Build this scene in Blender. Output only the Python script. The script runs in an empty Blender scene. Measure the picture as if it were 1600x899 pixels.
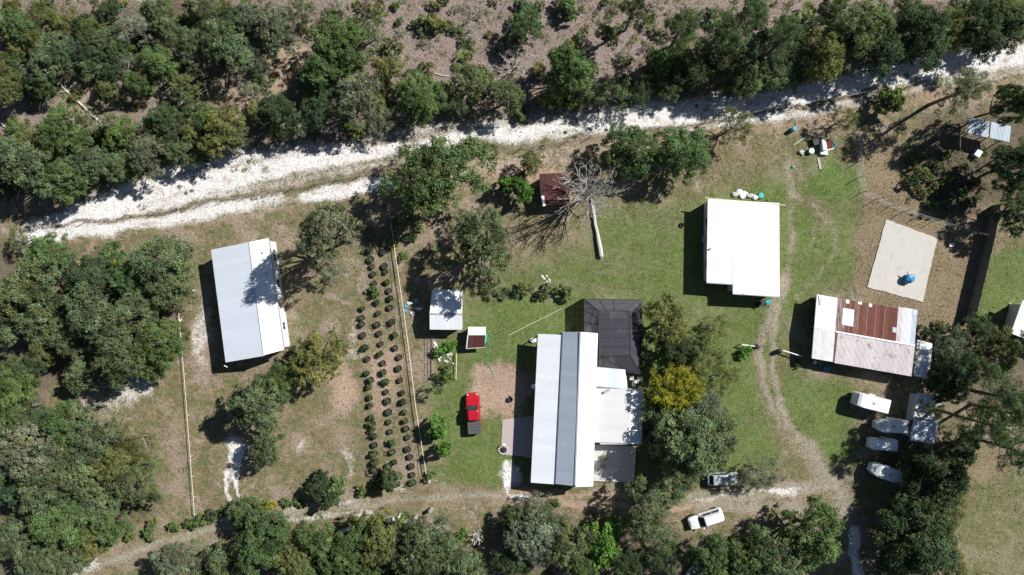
import bpy, math, random
import numpy as np
from mathutils import Vector, Matrix
random.seed(7); rng = np.random.default_rng(7)
R = math.radians
scene = bpy.context.scene
col = scene.collection
# ------------------------------------------------------------------ camera, sky, sun, exposure
S = 11.0; H = 97.0                       # photograph pixels per metre on the ground, flying height
cam_d = bpy.data.cameras.new('camera'); cam = bpy.data.objects.new('camera', cam_d); col.objects.link(cam)
cam.location = (0, 0, H); cam_d.sensor_width = 36; cam_d.lens = 36*H/(1600/S); cam_d.clip_end = 3000
scene.camera = cam
SUN_EL = R(40); SUN_AZ = math.atan2(0.855, 0.52)
world = bpy.data.worlds.new('World'); scene.world = world; world.use_nodes = True
wn = world.node_tree; bg = wn.nodes['Background']
sky = wn.nodes.new('ShaderNodeTexSky'); sky.sky_type = 'NISHITA'; sky.sun_disc = False
sky.air_density = .75; sky.dust_density = .25; sky.sun_elevation = SUN_EL; sky.sun_rotation = SUN_AZ
wn.links.new(sky.outputs[0], bg.inputs[0]); bg.inputs[1].default_value = 0.05
sd = bpy.data.lights.new('sun', 'SUN'); sun = bpy.data.objects.new('sun', sd); col.objects.link(sun)
sd.energy = 5.0; sd.angle = R(0.5); sd.color = (1, 0.975, 0.93)
dv = Vector((-math.sin(SUN_AZ)*math.cos(SUN_EL), -math.cos(SUN_AZ)*math.cos(SUN_EL), -math.sin(SUN_EL)))
sun.rotation_euler = dv.to_track_quat('-Z', 'Y').to_euler(); sun.location = (60, 40, 80)
vs = scene.view_settings; vs.view_transform = 'Standard'; vs.look = 'None'; vs.gamma = 1; vs.exposure = 0.5
vs.use_curve_mapping = False

# ------------------------------------------------------------------ helpers
def P(px, py, z=0.0):
    k = (H-z)/H/S
    return Vector(((px-800)*k, (449.5-py)*k, z))
def srgb(r, g, b):
    f = lambda c: (c/255/12.92 if c/255 <= .04045 else ((c/255+.055)/1.055)**2.4)
    return (f(r), f(g), f(b))

class NT:
    def __init__(s, name):
        s.m = bpy.data.materials.new(name); s.m.use_nodes = True; s.t = s.m.node_tree; s.t.nodes.clear()
        s.out = s.t.nodes.new('ShaderNodeOutputMaterial')
    def n(s, typ, **kw):
        nd = s.t.nodes.new(typ)
        for k, v in kw.items(): setattr(nd, k, v)
        return nd
    def l(s, a, b): s.t.links.new(a, b)
    def put(s, sock, v):
        if hasattr(v, 'links') or isinstance(v, bpy.types.NodeSocket): s.l(v, sock)
        else:
            if isinstance(v, tuple) and len(v) == 3 and len(sock.default_value) == 4: v = (*v, 1)
            sock.default_value = v
    def noise(s, scale, detail=4, rough=.6, vec=None, dist=0.0):
        nd = s.n('ShaderNodeTexNoise'); nd.inputs['Scale'].default_value = scale
        nd.inputs['Detail'].default_value = detail; nd.inputs['Roughness'].default_value = rough
        nd.inputs['Distortion'].default_value = dist
        if vec is not None: s.l(vec, nd.inputs['Vector'])
        return nd.outputs['Fac']
    def mix(s, f, a, b, mode='MIX'):
        nd = s.n('ShaderNodeMix', data_type='RGBA', blend_type=mode)
        s.put(nd.inputs[0], f); s.put(nd.inputs[6], a); s.put(nd.inputs[7], b); return nd.outputs[2]
    def math(s, op, a, b=0.0, c=0.0, clamp=False):
        nd = s.n('ShaderNodeMath', operation=op, use_clamp=clamp)
        s.put(nd.inputs[0], a); s.put(nd.inputs[1], b)
        if op in ('MULTIPLY_ADD',): s.put(nd.inputs[2], c)
        return nd.outputs[0]
    def step(s, v, lo, hi, a=0.0, b=1.0):
        nd = s.n('ShaderNodeMapRange', interpolation_type='SMOOTHSTEP')
        s.put(nd.inputs[0], v); nd.inputs[1].default_value = lo; nd.inputs[2].default_value = hi
        nd.inputs[3].default_value = a; nd.inputs[4].default_value = b; return nd.outputs[0]
    def bsdf(s, color, rough=.6, metal=0.0, spec=.5, normal=None, **kw):
        b = s.n('ShaderNodeBsdfPrincipled'); s.put(b.inputs['Base Color'], color); s.put(b.inputs['Roughness'], rough)
        s.put(b.inputs['Metallic'], metal); s.put(b.inputs['Specular IOR Level'], spec)
        for k, v in kw.items(): s.put(b.inputs[k.replace('_', ' ')], v)
        if normal is not None: s.l(normal, b.inputs['Normal'])
        return b.outputs[0]
    def bump(s, h, strength=.4, dist=.02):
        b = s.n('ShaderNodeBump'); b.inputs['Strength'].default_value = strength; b.inputs['Distance'].default_value = dist
        s.l(h, b.inputs['Height']); return b.outputs[0]
    def done(s, sh): s.l(sh, s.out.inputs[0]); return s.m

def paint(name, c, rough=.5, var=.12, scale=3, metal=0.0, dirt=None, spec=.4):
    t = NT(name); tc = t.n('ShaderNodeTexCoord').outputs['Object']
    n1 = t.noise(scale, 5, .65, tc)
    lo = tuple(x*(1-var) for x in c); hi = tuple(min(1, x*(1+var)) for x in c)
    k = t.mix(n1, lo, hi)
    if dirt: k = t.mix(t.step(t.noise(scale*1.7, 6, .7, tc), .56, .75), k, dirt)
    return t.done(t.bsdf(k, rough, metal, spec))
M = {}
M['black'] = paint('black_plastic', (.018, .018, .02), .55)
M['rubber'] = paint('rubber', (.02, .02, .021), .85)
M['chrome'] = paint('bare_metal', (.5, .5, .5), .3, .05, 3, 1.0)
M['galv'] = paint('galvanised_metal', (.42, .45, .48), .5, .1, 2, .3)
M['white'] = paint('white_paint', (.8, .8, .79), .5, .04)
M['wallw'] = paint('pale_siding', (.58, .59, .60), .7, .08, 1.2, dirt=(.42, .42, .41))
M['tan'] = paint('tan_paint', (.42, .36, .26), .7, .1)
M['wood'] = paint('weathered_wood', (.16, .125, .095), .85, .25, 5)
M['woodgrey'] = paint('grey_boards', (.115, .107, .103), .85, .3, 4)
M['cream'] = paint('cream_rail', (.76, .70, .52), .7, .08, 3)
M['pale_wood'] = paint('pale_lumber', (.5, .45, .36), .75, .15, 4)
M['red'] = paint('red_car_paint', (.42, .012, .022), .22, .05, 1, spec=.6)
M['carwhite'] = paint('white_car_paint', (.82, .82, .82), .25, .02, 1, spec=.6)
M['cargrey'] = paint('grey_car_paint', (.36, .41, .42), .35, .04, 1, 0, spec=.5)
M['glass'] = paint('dark_glass', (.02, .03, .035), .06, .05, 1, spec=.8)
M['tonneau'] = paint('grey_vinyl_cover', (.085, .085, .09), .55, .15, 4)
M['lampw'] = paint('headlamp_lens', (.6, .6, .6), .15, .03)
M['lampr'] = paint('tail_lamp_lens', (.3, .01, .01), .2, .03)
M['blue'] = paint('blue_tarp', (.03, .22, .42), .4, .35, 4)
M['cyan'] = paint('turquoise_plastic', (.06, .38, .50), .4, .15, 3)
M['teal'] = paint('teal_plastic', (.05, .45, .38), .4, .1, 3)
M['redbrown'] = paint('red_brown_paint', (.2, .05, .04), .7, .3, 3)
M['soil'] = paint('potting_soil', (.075, .062, .052), .95, .35, 9)
M['pot'] = paint('black_nursery_pot', (.022, .022, .024), .6, .2, 4)
M['ash'] = paint('charred_ash', (.02, .02, .02), .95, .4, 8)
M['stone'] = paint('pale_stone', (.5, .47, .43), .85, .2, 4)
M['bark'] = paint('bark', (.13, .105, .085), .9, .35, 5)
M['greybark'] = paint('grey_bark', (.30, .275, .245), .9, .25, 4)
M['deadwood'] = paint('dead_branch_wood', (.42, .395, .355), .9, .2, 4)
M['bleached'] = paint('bleached_wood', (.52, .49, .45), .85, .22, 4, dirt=(.25, .22, .19))

def concrete(name, c, c2):
    t = NT(name); g = t.n('ShaderNodeNewGeometry').outputs['Position']
    k = t.mix(t.noise(.5, 5, .6, g), c, c2)
    k = t.mix(t.step(t.noise(6, 6, .7, g), .35, .75), k, tuple(x*.84 for x in c), 'MIX')
    k = t.mix(t.math('MULTIPLY', t.step(t.noise(.9, 7, .75, g, .8), .54, .72), .55), k, (c[0]*.66, c[1]*.62, c[2]*.56))
    vo = t.n('ShaderNodeTexVoronoi', feature='DISTANCE_TO_EDGE'); vo.inputs['Scale'].default_value = .35; t.l(g, vo.inputs['Vector'])
    k = t.mix(t.math('MULTIPLY', t.step(vo.outputs['Distance'], .006, .0), .12), k, (c[0]*.45, c[1]*.42, c[2]*.38))
    return t.done(t.bsdf(k, .85, 0, .3, t.bump(t.noise(25, 4, .6, g), .2, .01)))
M['slab'] = concrete('concrete_slab', (.50, .475, .43), (.60, .57, .52))
M['drive'] = concrete('pinkish_concrete', (.46, .385, .37), (.40, .345, .33))
M['patio'] = concrete('patio_concrete', (.58, .55, .52), (.50, .48, .46))

def metal_sheet(name, c, var=.05, rough=.45, stain=None, lo=.55, hi=.72, nscale=.8, pale=None, dark=None, streak=.25):
    t = NT(name); oi = t.n('ShaderNodeObjectInfo'); g = t.n('ShaderNodeNewGeometry').outputs['Position']
    mp = t.n('ShaderNodeMapping'); mp.inputs['Scale'].default_value = (9, .7, 1); t.l(g, mp.inputs[0])
    st = t.noise(1.0, 5, .65, mp.outputs[0])
    k = t.mix(oi.outputs['Random'], tuple(x*(1-var) for x in c), tuple(min(1, x*(1+var)) for x in c))
    k = t.mix(t.math('MULTIPLY', t.step(t.noise(1.3, 5, .7, g), .45, .8), .25), k, tuple(x*.72 for x in c))
    k = t.mix(t.math('MULTIPLY', t.step(st, .5, .75), streak), k, tuple(x*.6 for x in c))
    if dark: k = t.mix(t.math('MULTIPLY', t.step(oi.outputs['Random'], .62, .72), .7), k, dark)
    if pale: k = t.mix(t.math('MULTIPLY', t.math('MULTIPLY', t.step(oi.outputs['Random'], .38, .20), t.step(st, .38, .58)), .85), k, pale)
    if stain:
        k = t.mix(t.step(t.noise(nscale, 8, .72, g), lo, hi), k, stain)
        k = t.mix(t.math('MULTIPLY', t.step(t.noise(nscale*7, 4, .7, g), .6, .7), .6), k, stain)
        k = t.mix(t.math('MULTIPLY', t.step(st, .58, .66), .55), k, stain)
    return t.done(t.bsdf(k, rough, 0.0, .4))
M['roof_blue_shade'] = metal_sheet('blue_white_shade_roof', (.61, .66, .725), .03)  # blue-white sheets; also serve as painted shade on the long building's left slope
M['roof_white'] = metal_sheet('white_roof', (.84, .84, .83), .02)
M['roof_shaded'] = metal_sheet('shaded_white_roof', (.56, .62, .70), .06)  # white roof darkened in its colour for the slope turned from the sun
M['roof_porch'] = metal_sheet('porch_roof', (.68, .71, .745), .04)
M['roof_flat'] = metal_sheet('dimmer_flat_roof', (.62, .61, .61), .04)  # weaker sun on the flat part is put into this colour
M['roof_shed'] = metal_sheet('shed_roof', (.70, .72, .75), .04)
M['rust'] = metal_sheet('rusted_sheet', (.20, .066, .046), .42, .85, (.30, .13, .095), .52, .80, 2.2, pale=(.46, .37, .35), dark=(.105, .04, .034), streak=.6)
M['rustwhite'] = metal_sheet('peeling_white_sheet', (.68, .63, .63), .07, .7, (.30, .14, .13), .52, .74, .9)
M['newwhite'] = metal_sheet('white_sheet', (.80, .80, .80), .04, .5, (.45, .36, .33), .70, .85, 1.2)
M['blueish'] = metal_sheet('weathered_zinc', (.50, .57, .64), .06, .5, (.30, .33, .36), .55, .8, 1.0)
M['brick'] = metal_sheet('red_tile_sheet', (.30, .11, .085), .2, .8)
M['redroof'] = metal_sheet('red_rust_roof', (.085, .028, .024), .2, .85, (.05, .02, .018), .4, .7, 1.5)

def screen_mat():
    t = NT('dark_insect_screen')
    tr = t.n('ShaderNodeBsdfTransparent'); di = t.n('ShaderNodeBsdfDiffuse'); di.inputs[0].default_value = (.085, .085, .10, 1)
    mx = t.n('ShaderNodeMixShader'); mx.inputs[0].default_value = .50
    t.l(tr.outputs[0], mx.inputs[1]); t.l(di.outputs[0], mx.inputs[2]); return t.done(mx.outputs[0])
M['screen'] = screen_mat()

def leaf_mat(name, trans=.32, use_obj=True):
    t = NT(name); at = t.n('ShaderNodeAttribute', attribute_name='tone')
    if use_obj:
        base = t.n('ShaderNodeObjectInfo').outputs['Color']
        k = t.mix(1.0, base, at.outputs['Color'], 'MULTIPLY')
    else: k = at.outputs['Color']
    b = t.bsdf(k, .6, 0, .14)
    tl = t.n('ShaderNodeBsdfTranslucent'); t.l(t.mix(1.0, k, (.95, 1.15, .55), 'MULTIPLY'), tl.inputs[0])
    mx = t.n('ShaderNodeMixShader'); mx.inputs[0].default_value = trans
    t.l(b, mx.inputs[1]); t.l(tl.outputs[0], mx.inputs[2]); return t.done(mx.outputs[0])
M['leaf'] = leaf_mat('leaves'); M['blade'] = leaf_mat('grass_blades', .2, False)

# mesh building ------------------------------------------------------
class MB:
    def __init__(s): s.v = []; s.f = []
    def add(s, vs, fs):
        o = len(s.v); s.v += [tuple(v) for v in vs]; s.f += [tuple(i+o for i in f) for f in fs]; return s
    def box(s, x0, x1, y0, y1, z0, z1):
        return s.add([(x, y, z) for z in (z0, z1) for y in (y0, y1) for x in (x0, x1)],
                     [(0, 2, 3, 1), (4, 5, 7, 6), (0, 1, 5, 4), (1, 3, 7, 5), (3, 2, 6, 7), (2, 0, 4, 6)])
    def beam(s, a, b, w, h=None):
        a = Vector(a); b = Vector(b); h = h or w; d = (b-a).normalized()
        x = d.cross(Vector((0, 0, 1)));  x = Vector((1, 0, 0)) if x.length < 1e-4 else x.normalized()
        y = x.cross(d)
        vs = [p+x*(i*w/2)+y*(j*h/2) for p in (a, b) for i, j in ((-1, -1), (1, -1), (1, 1), (-1, 1))]
        return s.add(vs, [(3, 2, 1, 0), (4, 5, 6, 7)]+[(i, (i+1) % 4, 4+(i+1) % 4, 4+i) for i in range(4)])
    def tube(s, pts, rs, n=6):
        pts = [Vector(p) for p in pts]; o = len(s.v); rings = []
        for i, p in enumerate(pts):
            d = (pts[min(i+1, len(pts)-1)]-pts[max(i-1, 0)]).normalized()
            x = d.cross(Vector((0.13, 0.21, 1)));  x = Vector((1, 0, 0)) if x.length < 1e-3 else x.normalized()
            y = d.cross(x)
            for k in range(n):
                a = 2*math.pi*k/n; s.v.append(tuple(p+(x*math.cos(a)+y*math.sin(a))*rs[i]))
        for i in range(len(pts)-1):
            for k in range(n):
                s.f.append((o+i*n+k, o+i*n+(k+1) % n, o+(i+1)*n+(k+1) % n, o+(i+1)*n+k))
        s.f.append(tuple(o+k for k in range(n))[::-1]); s.f.append(tuple(o+(len(pts)-1)*n+k for k in range(n)))
        return s
    def lathe(s, prof, n=12, cx=0, cy=0):
        o = len(s.v)
        for r, z in prof:
            for k in range(n):
                a = 2*math.pi*k/n; s.v.append((cx+r*math.cos(a), cy+r*math.sin(a), z))
        for i in range(len(prof)-1):
            for k in range(n):
                s.f.append((o+i*n+k, o+i*n+(k+1) % n, o+(i+1)*n+(k+1) % n, o+(i+1)*n+k))
        s.f.append(tuple(o+k for k in range(n))[::-1]); s.f.append(tuple(o+(len(prof)-1)*n+k for k in range(n)))
        return s
    def loft(s, rings):
        o = len(s.v); n = len(rings[0])
        for r in rings: s.v += [tuple(p) for p in r]
        for i in range(len(rings)-1):
            for k in range(n):
                s.f.append((o+i*n+k, o+i*n+(k+1) % n, o+(i+1)*n+(k+1) % n, o+(i+1)*n+k))
        s.f.append(tuple(o+k for k in range(n))[::-1]); s.f.append(tuple(o+(len(rings)-1)*n+k for k in range(n)))
        return s
    def prism(s, top, zb):          # solid under a polygon of 3D points
        n = len(top); bot = [(p[0], p[1], zb if not callable(zb) else zb(p)) for p in top]
        return s.add([tuple(p) for p in top]+bot, [tuple(range(n)), tuple(range(2*n-1, n-1, -1))] +
                     [(i, n+i, n+(i+1) % n, (i+1) % n) for i in range(n)])
    def blob(s, c, r, seed=0, n=8, m=5):
        rr = random.Random(seed); o = len(s.v); prof = []
        for j in range(m+1):
            a = math.pi*j/m
            for k in range(n):
                b = 2*math.pi*k/n; q = 1+rr.uniform(-.18, .18) if 0 < j < m else 1
                s.v.append((c[0]+r[0]*math.sin(a)*math.cos(b)*q, c[1]+r[1]*math.sin(a)*math.sin(b)*q, c[2]+r[2]*math.cos(a)*q))
        for j in range(m):
            for k in range(n): s.f.append((o+j*n+k, o+(j+1)*n+k, o+(j+1)*n+(k+1) % n, o+j*n+(k+1) % n))
        return s
    def mesh(s, name, mat=None, smooth=False):
        me = bpy.data.meshes.new(name); me.from_pydata(s.v, [], s.f)
        import bmesh as _b
        bm = _b.new(); bm.from_mesh(me); _b.ops.recalc_face_normals(bm, faces=bm.faces); bm.to_mesh(me); bm.free()
        if mat: me.materials.append(M[mat])
        if smooth: me.polygons.foreach_set('use_smooth', [True]*len(me.polygons))
        me.update(); return me

def link(o): col.objects.link(o); return o
def wloc(o):
    p = Vector((0, 0, 0))
    while o is not None: p = p + o.location; o = o.parent
    return p
def obj(name, me, mat=None, parent=None, loc=None, smooth=False):
    """mesh object; a part's loc is local to its parent"""
    if isinstance(me, MB): me = me.mesh(name, mat, smooth)
    o = link(bpy.data.objects.new(name, me))
    if parent is not None: o.parent = parent
    if loc is not None: o.location = loc
    return o
def tag(o, label, cat, group=None, kind=None):
    o['label'] = label; o['category'] = cat
    if group: o['group'] = group
    if kind: o['kind'] = kind
    return o
def thing(name, label, cat, loc=(0, 0, 0), rz=0, group=None):
    o = link(bpy.data.objects.new(name, None)); o.location = loc; o.rotation_euler = (0, 0, rz); o.empty_display_size = .3
    return tag(o, label, cat, group)
def copy_tree(o, parent=None):
    c = o.copy(); link(c); c.parent = parent
    for ch in list(o.children): copy_tree(ch, c)
    return c

# ------------------------------------------------------------------ ground: zone weights painted from surveyed outlines
def lattice(px, py, cell, seed):
    r = np.random.default_rng(seed); g = r.random((400, 400)).astype(np.float32)
    x = px/cell+137.3; y = py/cell+91.7; xi = np.floor(x).astype(int); yi = np.floor(y).astype(int)
    fx = x-xi; fy = y-yi; fx = fx*fx*(3-2*fx); fy = fy*fy*(3-2*fy); xi %= 399; yi %= 399
    return (g[yi, xi]*(1-fx)*(1-fy)+g[yi, xi+1]*fx*(1-fy)+g[yi+1, xi]*(1-fx)*fy+g[yi+1, xi+1]*fx*fy)
def lines(half, step, far):
    c = np.arange(-half, half+1e-6, step); e = half*np.geomspace(1.08, far/half, 12)
    return np.concatenate([-e[::-1], c, e])
gxs = lines(88.0, .32, 900.0); gys = lines(54.4, .32, 900.0)
GX, GY = np.meshgrid(gxs, gys); NY, NX = GX.shape
PX = np.clip(800+GX*S, -170, 1770); PY = np.clip(449.5-GY*S, -150, 1050)
WX = PX+(lattice(PX, PY, 26, 1)-.5)*22+(lattice(PX, PY, 9, 2)-.5)*9
WY = PY+(lattice(PX, PY, 26, 3)-.5)*22+(lattice(PX, PY, 9, 4)-.5)*9
HX, HY = PX+(WX-PX)*.45, PY+(WY-PY)*.45
ZN = ['sand', 'green', 'litter', 'dirt', 'straw', 'track', 'lush', 'mould']
Z = {k: np.zeros_like(GX) for k in ZN}
def over(name, m):
    m = np.clip(m, 0, 1)
    for k in ZN: Z[k] *= (1-m)
    Z[name] += m
def seg_dist(pts, x, y):
    d = np.full_like(x, 1e9)
    for (x0, y0), (x1, y1) in zip(pts[:-1], pts[1:]):
        dx, dy = x1-x0, y1-y0; t = np.clip(((x-x0)*dx+(y-y0)*dy)/(dx*dx+dy*dy+1e-9), 0, 1)
        d = np.minimum(d, np.hypot(x-x0-t*dx, y-y0-t*dy))
    return d
def stroke(name, pts, w, soft=6, a=1.0, warp=True):
    x, y = (HX, HY) if warp else (PX, PY)
    over(name, a*np.clip((w+soft/2-seg_dist(pts, x, y))/soft, 0, 1))
def inside(pts, x, y):
    c = np.zeros(x.shape, bool); n = len(pts)
    for i in range(n):
        x0, y0 = pts[i]; x1, y1 = pts[(i+1) % n]
        k = ((y0 > y) != (y1 > y)) & (x < (x1-x0)*(y-y0)/(y1-y0+1e-9)+x0); c ^= k
    return c
def poly(name, pts, soft=10, a=1.0, warp=True):
    x, y = (WX, WY) if warp else (PX, PY)
    ins = inside(pts, x, y); d = seg_dist(pts+pts[:1], x, y); sd_ = np.where(ins, d, -d)
    over(name, a*np.clip(sd_/soft+.5, 0, 1))
def spot(name, cx, cy, rx, ry, a=1.0, soft=.5):
    d = np.hypot((WX-cx)/rx, (WY-cy)/ry); over(name, a*np.clip((1+soft/2-d)/soft, 0, 1))

ROAD = [(40, 372), (150, 330), (300, 282), (420, 262), (560, 243), (700, 213), (850, 201), (1000, 185), (1120, 174), (1240, 160), (1350, 131), (1450, 111), (1600, 92), (1780, 75)]
# scrub land beyond the road
poly('litter', [(-200, -200), (1800, -200), (1800, 60), (1600, 90), (1240, 150), (850, 195), (560, 240), (300, 270), (100, 330), (-200, 340)], 20)
for c in [(120, 60, 200, 70), (330, 40, 120, 50), (60, 90, 80, 60), (300, 70, 120, 60), (120, 240, 150, 70), (500, 110, 90, 70), (1330, 80, 160, 70), (1100, 110, 90, 50), (1530, 60, 110, 60), (640, 150, 60, 40), (330, 190, 90, 50)]:
    spot('mould', *c, a=.6, soft=.9)
spot('dirt', 450, 105, 45, 40, .7); spot('dirt', 140, 165, 50, 35, .5); spot('dirt', 365, 150, 40, 40, .5)
# wooded ground
for p in [[(-200, 380), (100, 370), (300, 390), (300, 560), (130, 610), (-200, 640)], [(-200, 600), (90, 640), (240, 680), (240, 800), (110, 880), (-200, 1000)],
          [(250, 900), (430, 830), (740, 850), (780, 800), (1000, 800), (1100, 850), (1250, 860), (1250, 1100), (250, 1100)],
          [(1340, 720), (1500, 660), (1500, 800), (1480, 1000), (1360, 1000)], [(1500, 500), (1800, 500), (1800, 680), (1480, 640)],
          [(1000, 640), (1150, 640), (1140, 760), (1010, 780)], [(1440, 180), (1800, 120), (1800, 320), (1560, 330), (1430, 330), (1420, 240)]]:
    poly('mould', p, 40, .62)
# lawn
poly('green', [(720, 470), (830, 400), (930, 330), (1090, 300), (1250, 230), (1345, 300), (1345, 430), (1260, 480), (1200, 640), (1240, 720), (1150, 760), (840, 760), (700, 770), (690, 600)], 90, .85)
poly('green', [(1195, 570), (1330, 600), (1340, 720), (1260, 730), (1210, 650)], 30, .9)
poly('green', [(1500, 395), (1700, 380), (1700, 560), (1520, 510)], 20, .75)
poly('green', [(1390, 790), (1345, 830), (1360, 760), (1420, 740)], 20, .6)
spot('lush', 1300, 285, 50, 52, .62, .9); spot('lush', 1250, 590, 40, 30, .4, .9); spot('lush', 1085, 480, 60, 30, .3, .9); spot('lush', 695, 560, 26, 40, .6, .6)
spot('green', 700, 640, 40, 60, .7, .8); spot('green', 760, 720, 70, 50, .5, .9)
for c in [(870, 380, 50, 45, .35), (960, 400, 60, 30, .3), (900, 455, 120, 14, .4), (1030, 350, 40, 30, .2), (1275, 340, 22, 30, .35), (850, 660, 40, 60, .2)]:
    spot('straw', *c, soft=.9)
# pens and dry yard
poly('straw', [(1340, 195), (1420, 225), (1560, 330), (1510, 520), (1430, 560), (1350, 470), (1330, 440), (1345, 350)], 14, .92)
poly('mould', [(1415, 235), (1470, 225), (1530, 260), (1545, 335), (1480, 345), (1415, 300)], 18, .8)
poly('straw', [(1480, 800), (1520, 690), (1800, 660), (1800, 1100), (1440, 1100)], 40, .35)
poly('green', [(1480, 800), (1520, 690), (1800, 660), (1800, 1100), (1440, 1100)], 60, .42)
spot('straw', 1540, 720, 50, 30, .6, .8); spot('straw', 1150, 250, 70, 40, .4, .9)
# dry field round the left building
for c in [(600, 330, 70, 30, .4), (470, 440, 60, 50, .45), (430, 640, 30, 30, .4), (520, 660, 60, 60, .45), (230, 640, 90, 50, .35), (690, 350, 70, 40, .35), (560, 520, 40, 70, .4)]:
    spot('straw', *c, soft=.9)
for c in [(530, 590, 26, 60, .75), (600, 600, 26, 60, .45), (450, 690, 55, 24, .35), (780, 610, 50, 42, .95), (825, 275, 60, 24, .8), (690, 320, 60, 22, .4), (1000, 790, 60, 20, .3), (610, 570, 60, 90, .3), (840, 360, 40, 30, .3)]:
    spot('dirt', *c, soft=.6)
for c in [(315, 520, 14, 60, .5), (165, 615, 50, 40, .4), (220, 610, 30, 20, .45), (370, 710, 22, 22, .6), (470, 690, 10, 12, .4), (545, 720, 10, 25, .4), (550, 540, 12, 40, .35), (620, 770, 30, 8, .5), (800, 755, 14, 40, .7)]:
    spot('sand', *c, soft=.9)
# roads and tracks
stroke('dirt', [(70, 368), (250, 345), (400, 320), (600, 283), (760, 258), (900, 235), (1100, 200), (1250, 190), (1400, 158), (1600, 128), (1780, 115)], 21, 16, .5)
stroke('sand', [(250, 345), (400, 320), (600, 283), (760, 258), (900, 238)], 14, 18, .28)
stroke('sand', [(100, 366), (190, 356), (290, 340), (385, 322)], 7, 18, .7); stroke('sand', [(480, 305), (610, 288)], 9, 10, .75)
road_d = seg_dist(ROAD, HX, HY); road_w = np.interp(PX, [0, 120, 300, 500, 700, 900, 1250, 1600], [15, 24, 34, 28, 22, 21, 28, 26])
over('sand', .92*np.clip((road_w+9-road_d)/22, 0, 1))
over('litter', .42*np.clip(1-np.abs(road_d-road_w*.45)/5, 0, 1)*np.clip(lattice(PX, PY, 60, 21)*2-.6, 0, 1))
stroke('litter', [(560, 228), (700, 205)], 5, 10, .5)
stroke('dirt', [(330, 300), (480, 276), (620, 246), (760, 222)], 4, 12, .5); stroke('straw', [(420, 282), (600, 250), (740, 226)], 3, 8, .4)
stroke('litter', [(280, 268), (420, 248), (560, 228), (700, 200), (900, 185)], 4, 12, .45); stroke('dirt', [(1230, 178), (1340, 150), (1450, 128), (1600, 110)], 4, 10, .6)
stroke('straw', [(130, 352), (300, 318), (420, 296)], 3, 8, .4)
FENCE_ROAD = [(62, 356), (230, 335), (450, 296), (610, 266), (770, 240), (930, 214), (1110, 190), (1250, 164), (1420, 135)]
stroke('sand', [(85, 366), (230, 338), (430, 306)], 13, 20, .5); stroke('straw', FENCE_ROAD, 4, 7, .5); stroke('mould', FENCE_ROAD, 2.2, 3, .55)
TR1 = [(1225, 440), (1200, 500), (1187, 555), (1205, 630), (1250, 700), (1300, 770), (1335, 850), (1340, 960)]
TR2 = [(1215, 480), (1208, 560), (1222, 640), (1262, 700), (1312, 770)]
PATH = [(90, 905), (250, 848), (400, 806), (560, 790), (700, 775), (800, 775), (880, 785), (1000, 795), (1080, 785), (1180, 775), (1290, 765)]
stroke('straw', TR1, 16, 24, .35); stroke('track', TR1, 9, 16, .75); stroke('sand', TR1, 2, 6, .22); stroke('track', TR2, 5, 7, .75); stroke('green', [(1200, 520), (1198, 590), (1225, 660)], 3, 6, .6); stroke('track', [(1262, 690), (1300, 745), (1330, 800)], 14, 22, .55); stroke('straw', [(1235, 680), (1262, 730)], 12, 26, .4)
stroke('green', [(1245, 330), (1290, 400), (1235, 470)], 14, 22, .5); stroke('track', [(1232, 240), (1238, 320), (1236, 400), (1222, 460)], 7, 14, .5); stroke('track', [(1240, 300), (1300, 350), (1305, 400), (1240, 470)], 5, 10, .42); stroke('track', [(1250, 260), (1275, 330), (1260, 420)], 3, 6, .4)
stroke('straw', PATH, 15, 14, .75); stroke('track', PATH, 7, 12, .7); stroke('sand', [(330, 812), (440, 800), (560, 780)], 4, 8, .5); stroke('sand', [(440, 812), (580, 800)], 5, 9, .55)
stroke('sand', [(95, 903), (150, 880)], 9, 12, .6); stroke('track', PATH[:4], 5, 8, .35)
stroke('dirt', [(790, 765), (880, 785), (1000, 795), (1090, 790)], 7, 8, .8); stroke('dirt', [(830, 770), (930, 772), (1020, 776)], 5, 6, .7)
stroke('track', [(1080, 776), (1180, 768), (1300, 755)], 8, 10, .8); stroke('track', [(1090, 800), (1200, 790), (1290, 800)], 9, 12, .65); stroke('sand', [(1080, 782), (1150, 770), (1250, 765)], 3, 6, .5)
stroke('sand', [(1205, 770), (1240, 775)], 6, 10, .6); stroke('sand', [(1335, 825), (1345, 960)], 8, 10, .8)
stroke('sand', [(354, 740), (362, 810)], 3, 4, .9); stroke('sand', [(370, 745), (378, 800)], 3, 4, .8); stroke('sand', [(365, 690), (368, 745)], 9, 12, .6)
stroke('sand', [(790, 720), (797, 770), (830, 785)], 4, 6, .7)
stroke('dirt', [(95, 440), (140, 385)], 6, 8, .6)

road_mask = (road_d < road_w+2)
track_mask = (np.minimum(seg_dist(PATH, WX, WY), np.minimum(seg_dist(TR1, WX, WY), seg_dist(TR2, WX, WY))) < 13) & ~road_mask
verts = np.stack([GX, GY, (lattice(PX, PY, 30, 8)-.5)*.05+(lattice(PX, PY, 7, 9)-.5)*.03], -1).reshape(-1, 3)
q = np.arange(NX*NY).reshape(NY, NX)
quads = np.stack([q[:-1, :-1], q[:-1, 1:], q[1:, 1:], q[1:, :-1]], -1).reshape(-1, 4)
def fcls(m): return (m[:-1, :-1] & m[1:, 1:]).reshape(-1)
froad = fcls(road_mask); ftrack = fcls(track_mask) & ~froad
ZA = np.stack([Z[k].reshape(-1) for k in ZN[:4]], -1).astype(np.float32)
ZB = np.stack([Z[k].reshape(-1) for k in ZN[4:]], -1).astype(np.float32)

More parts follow.
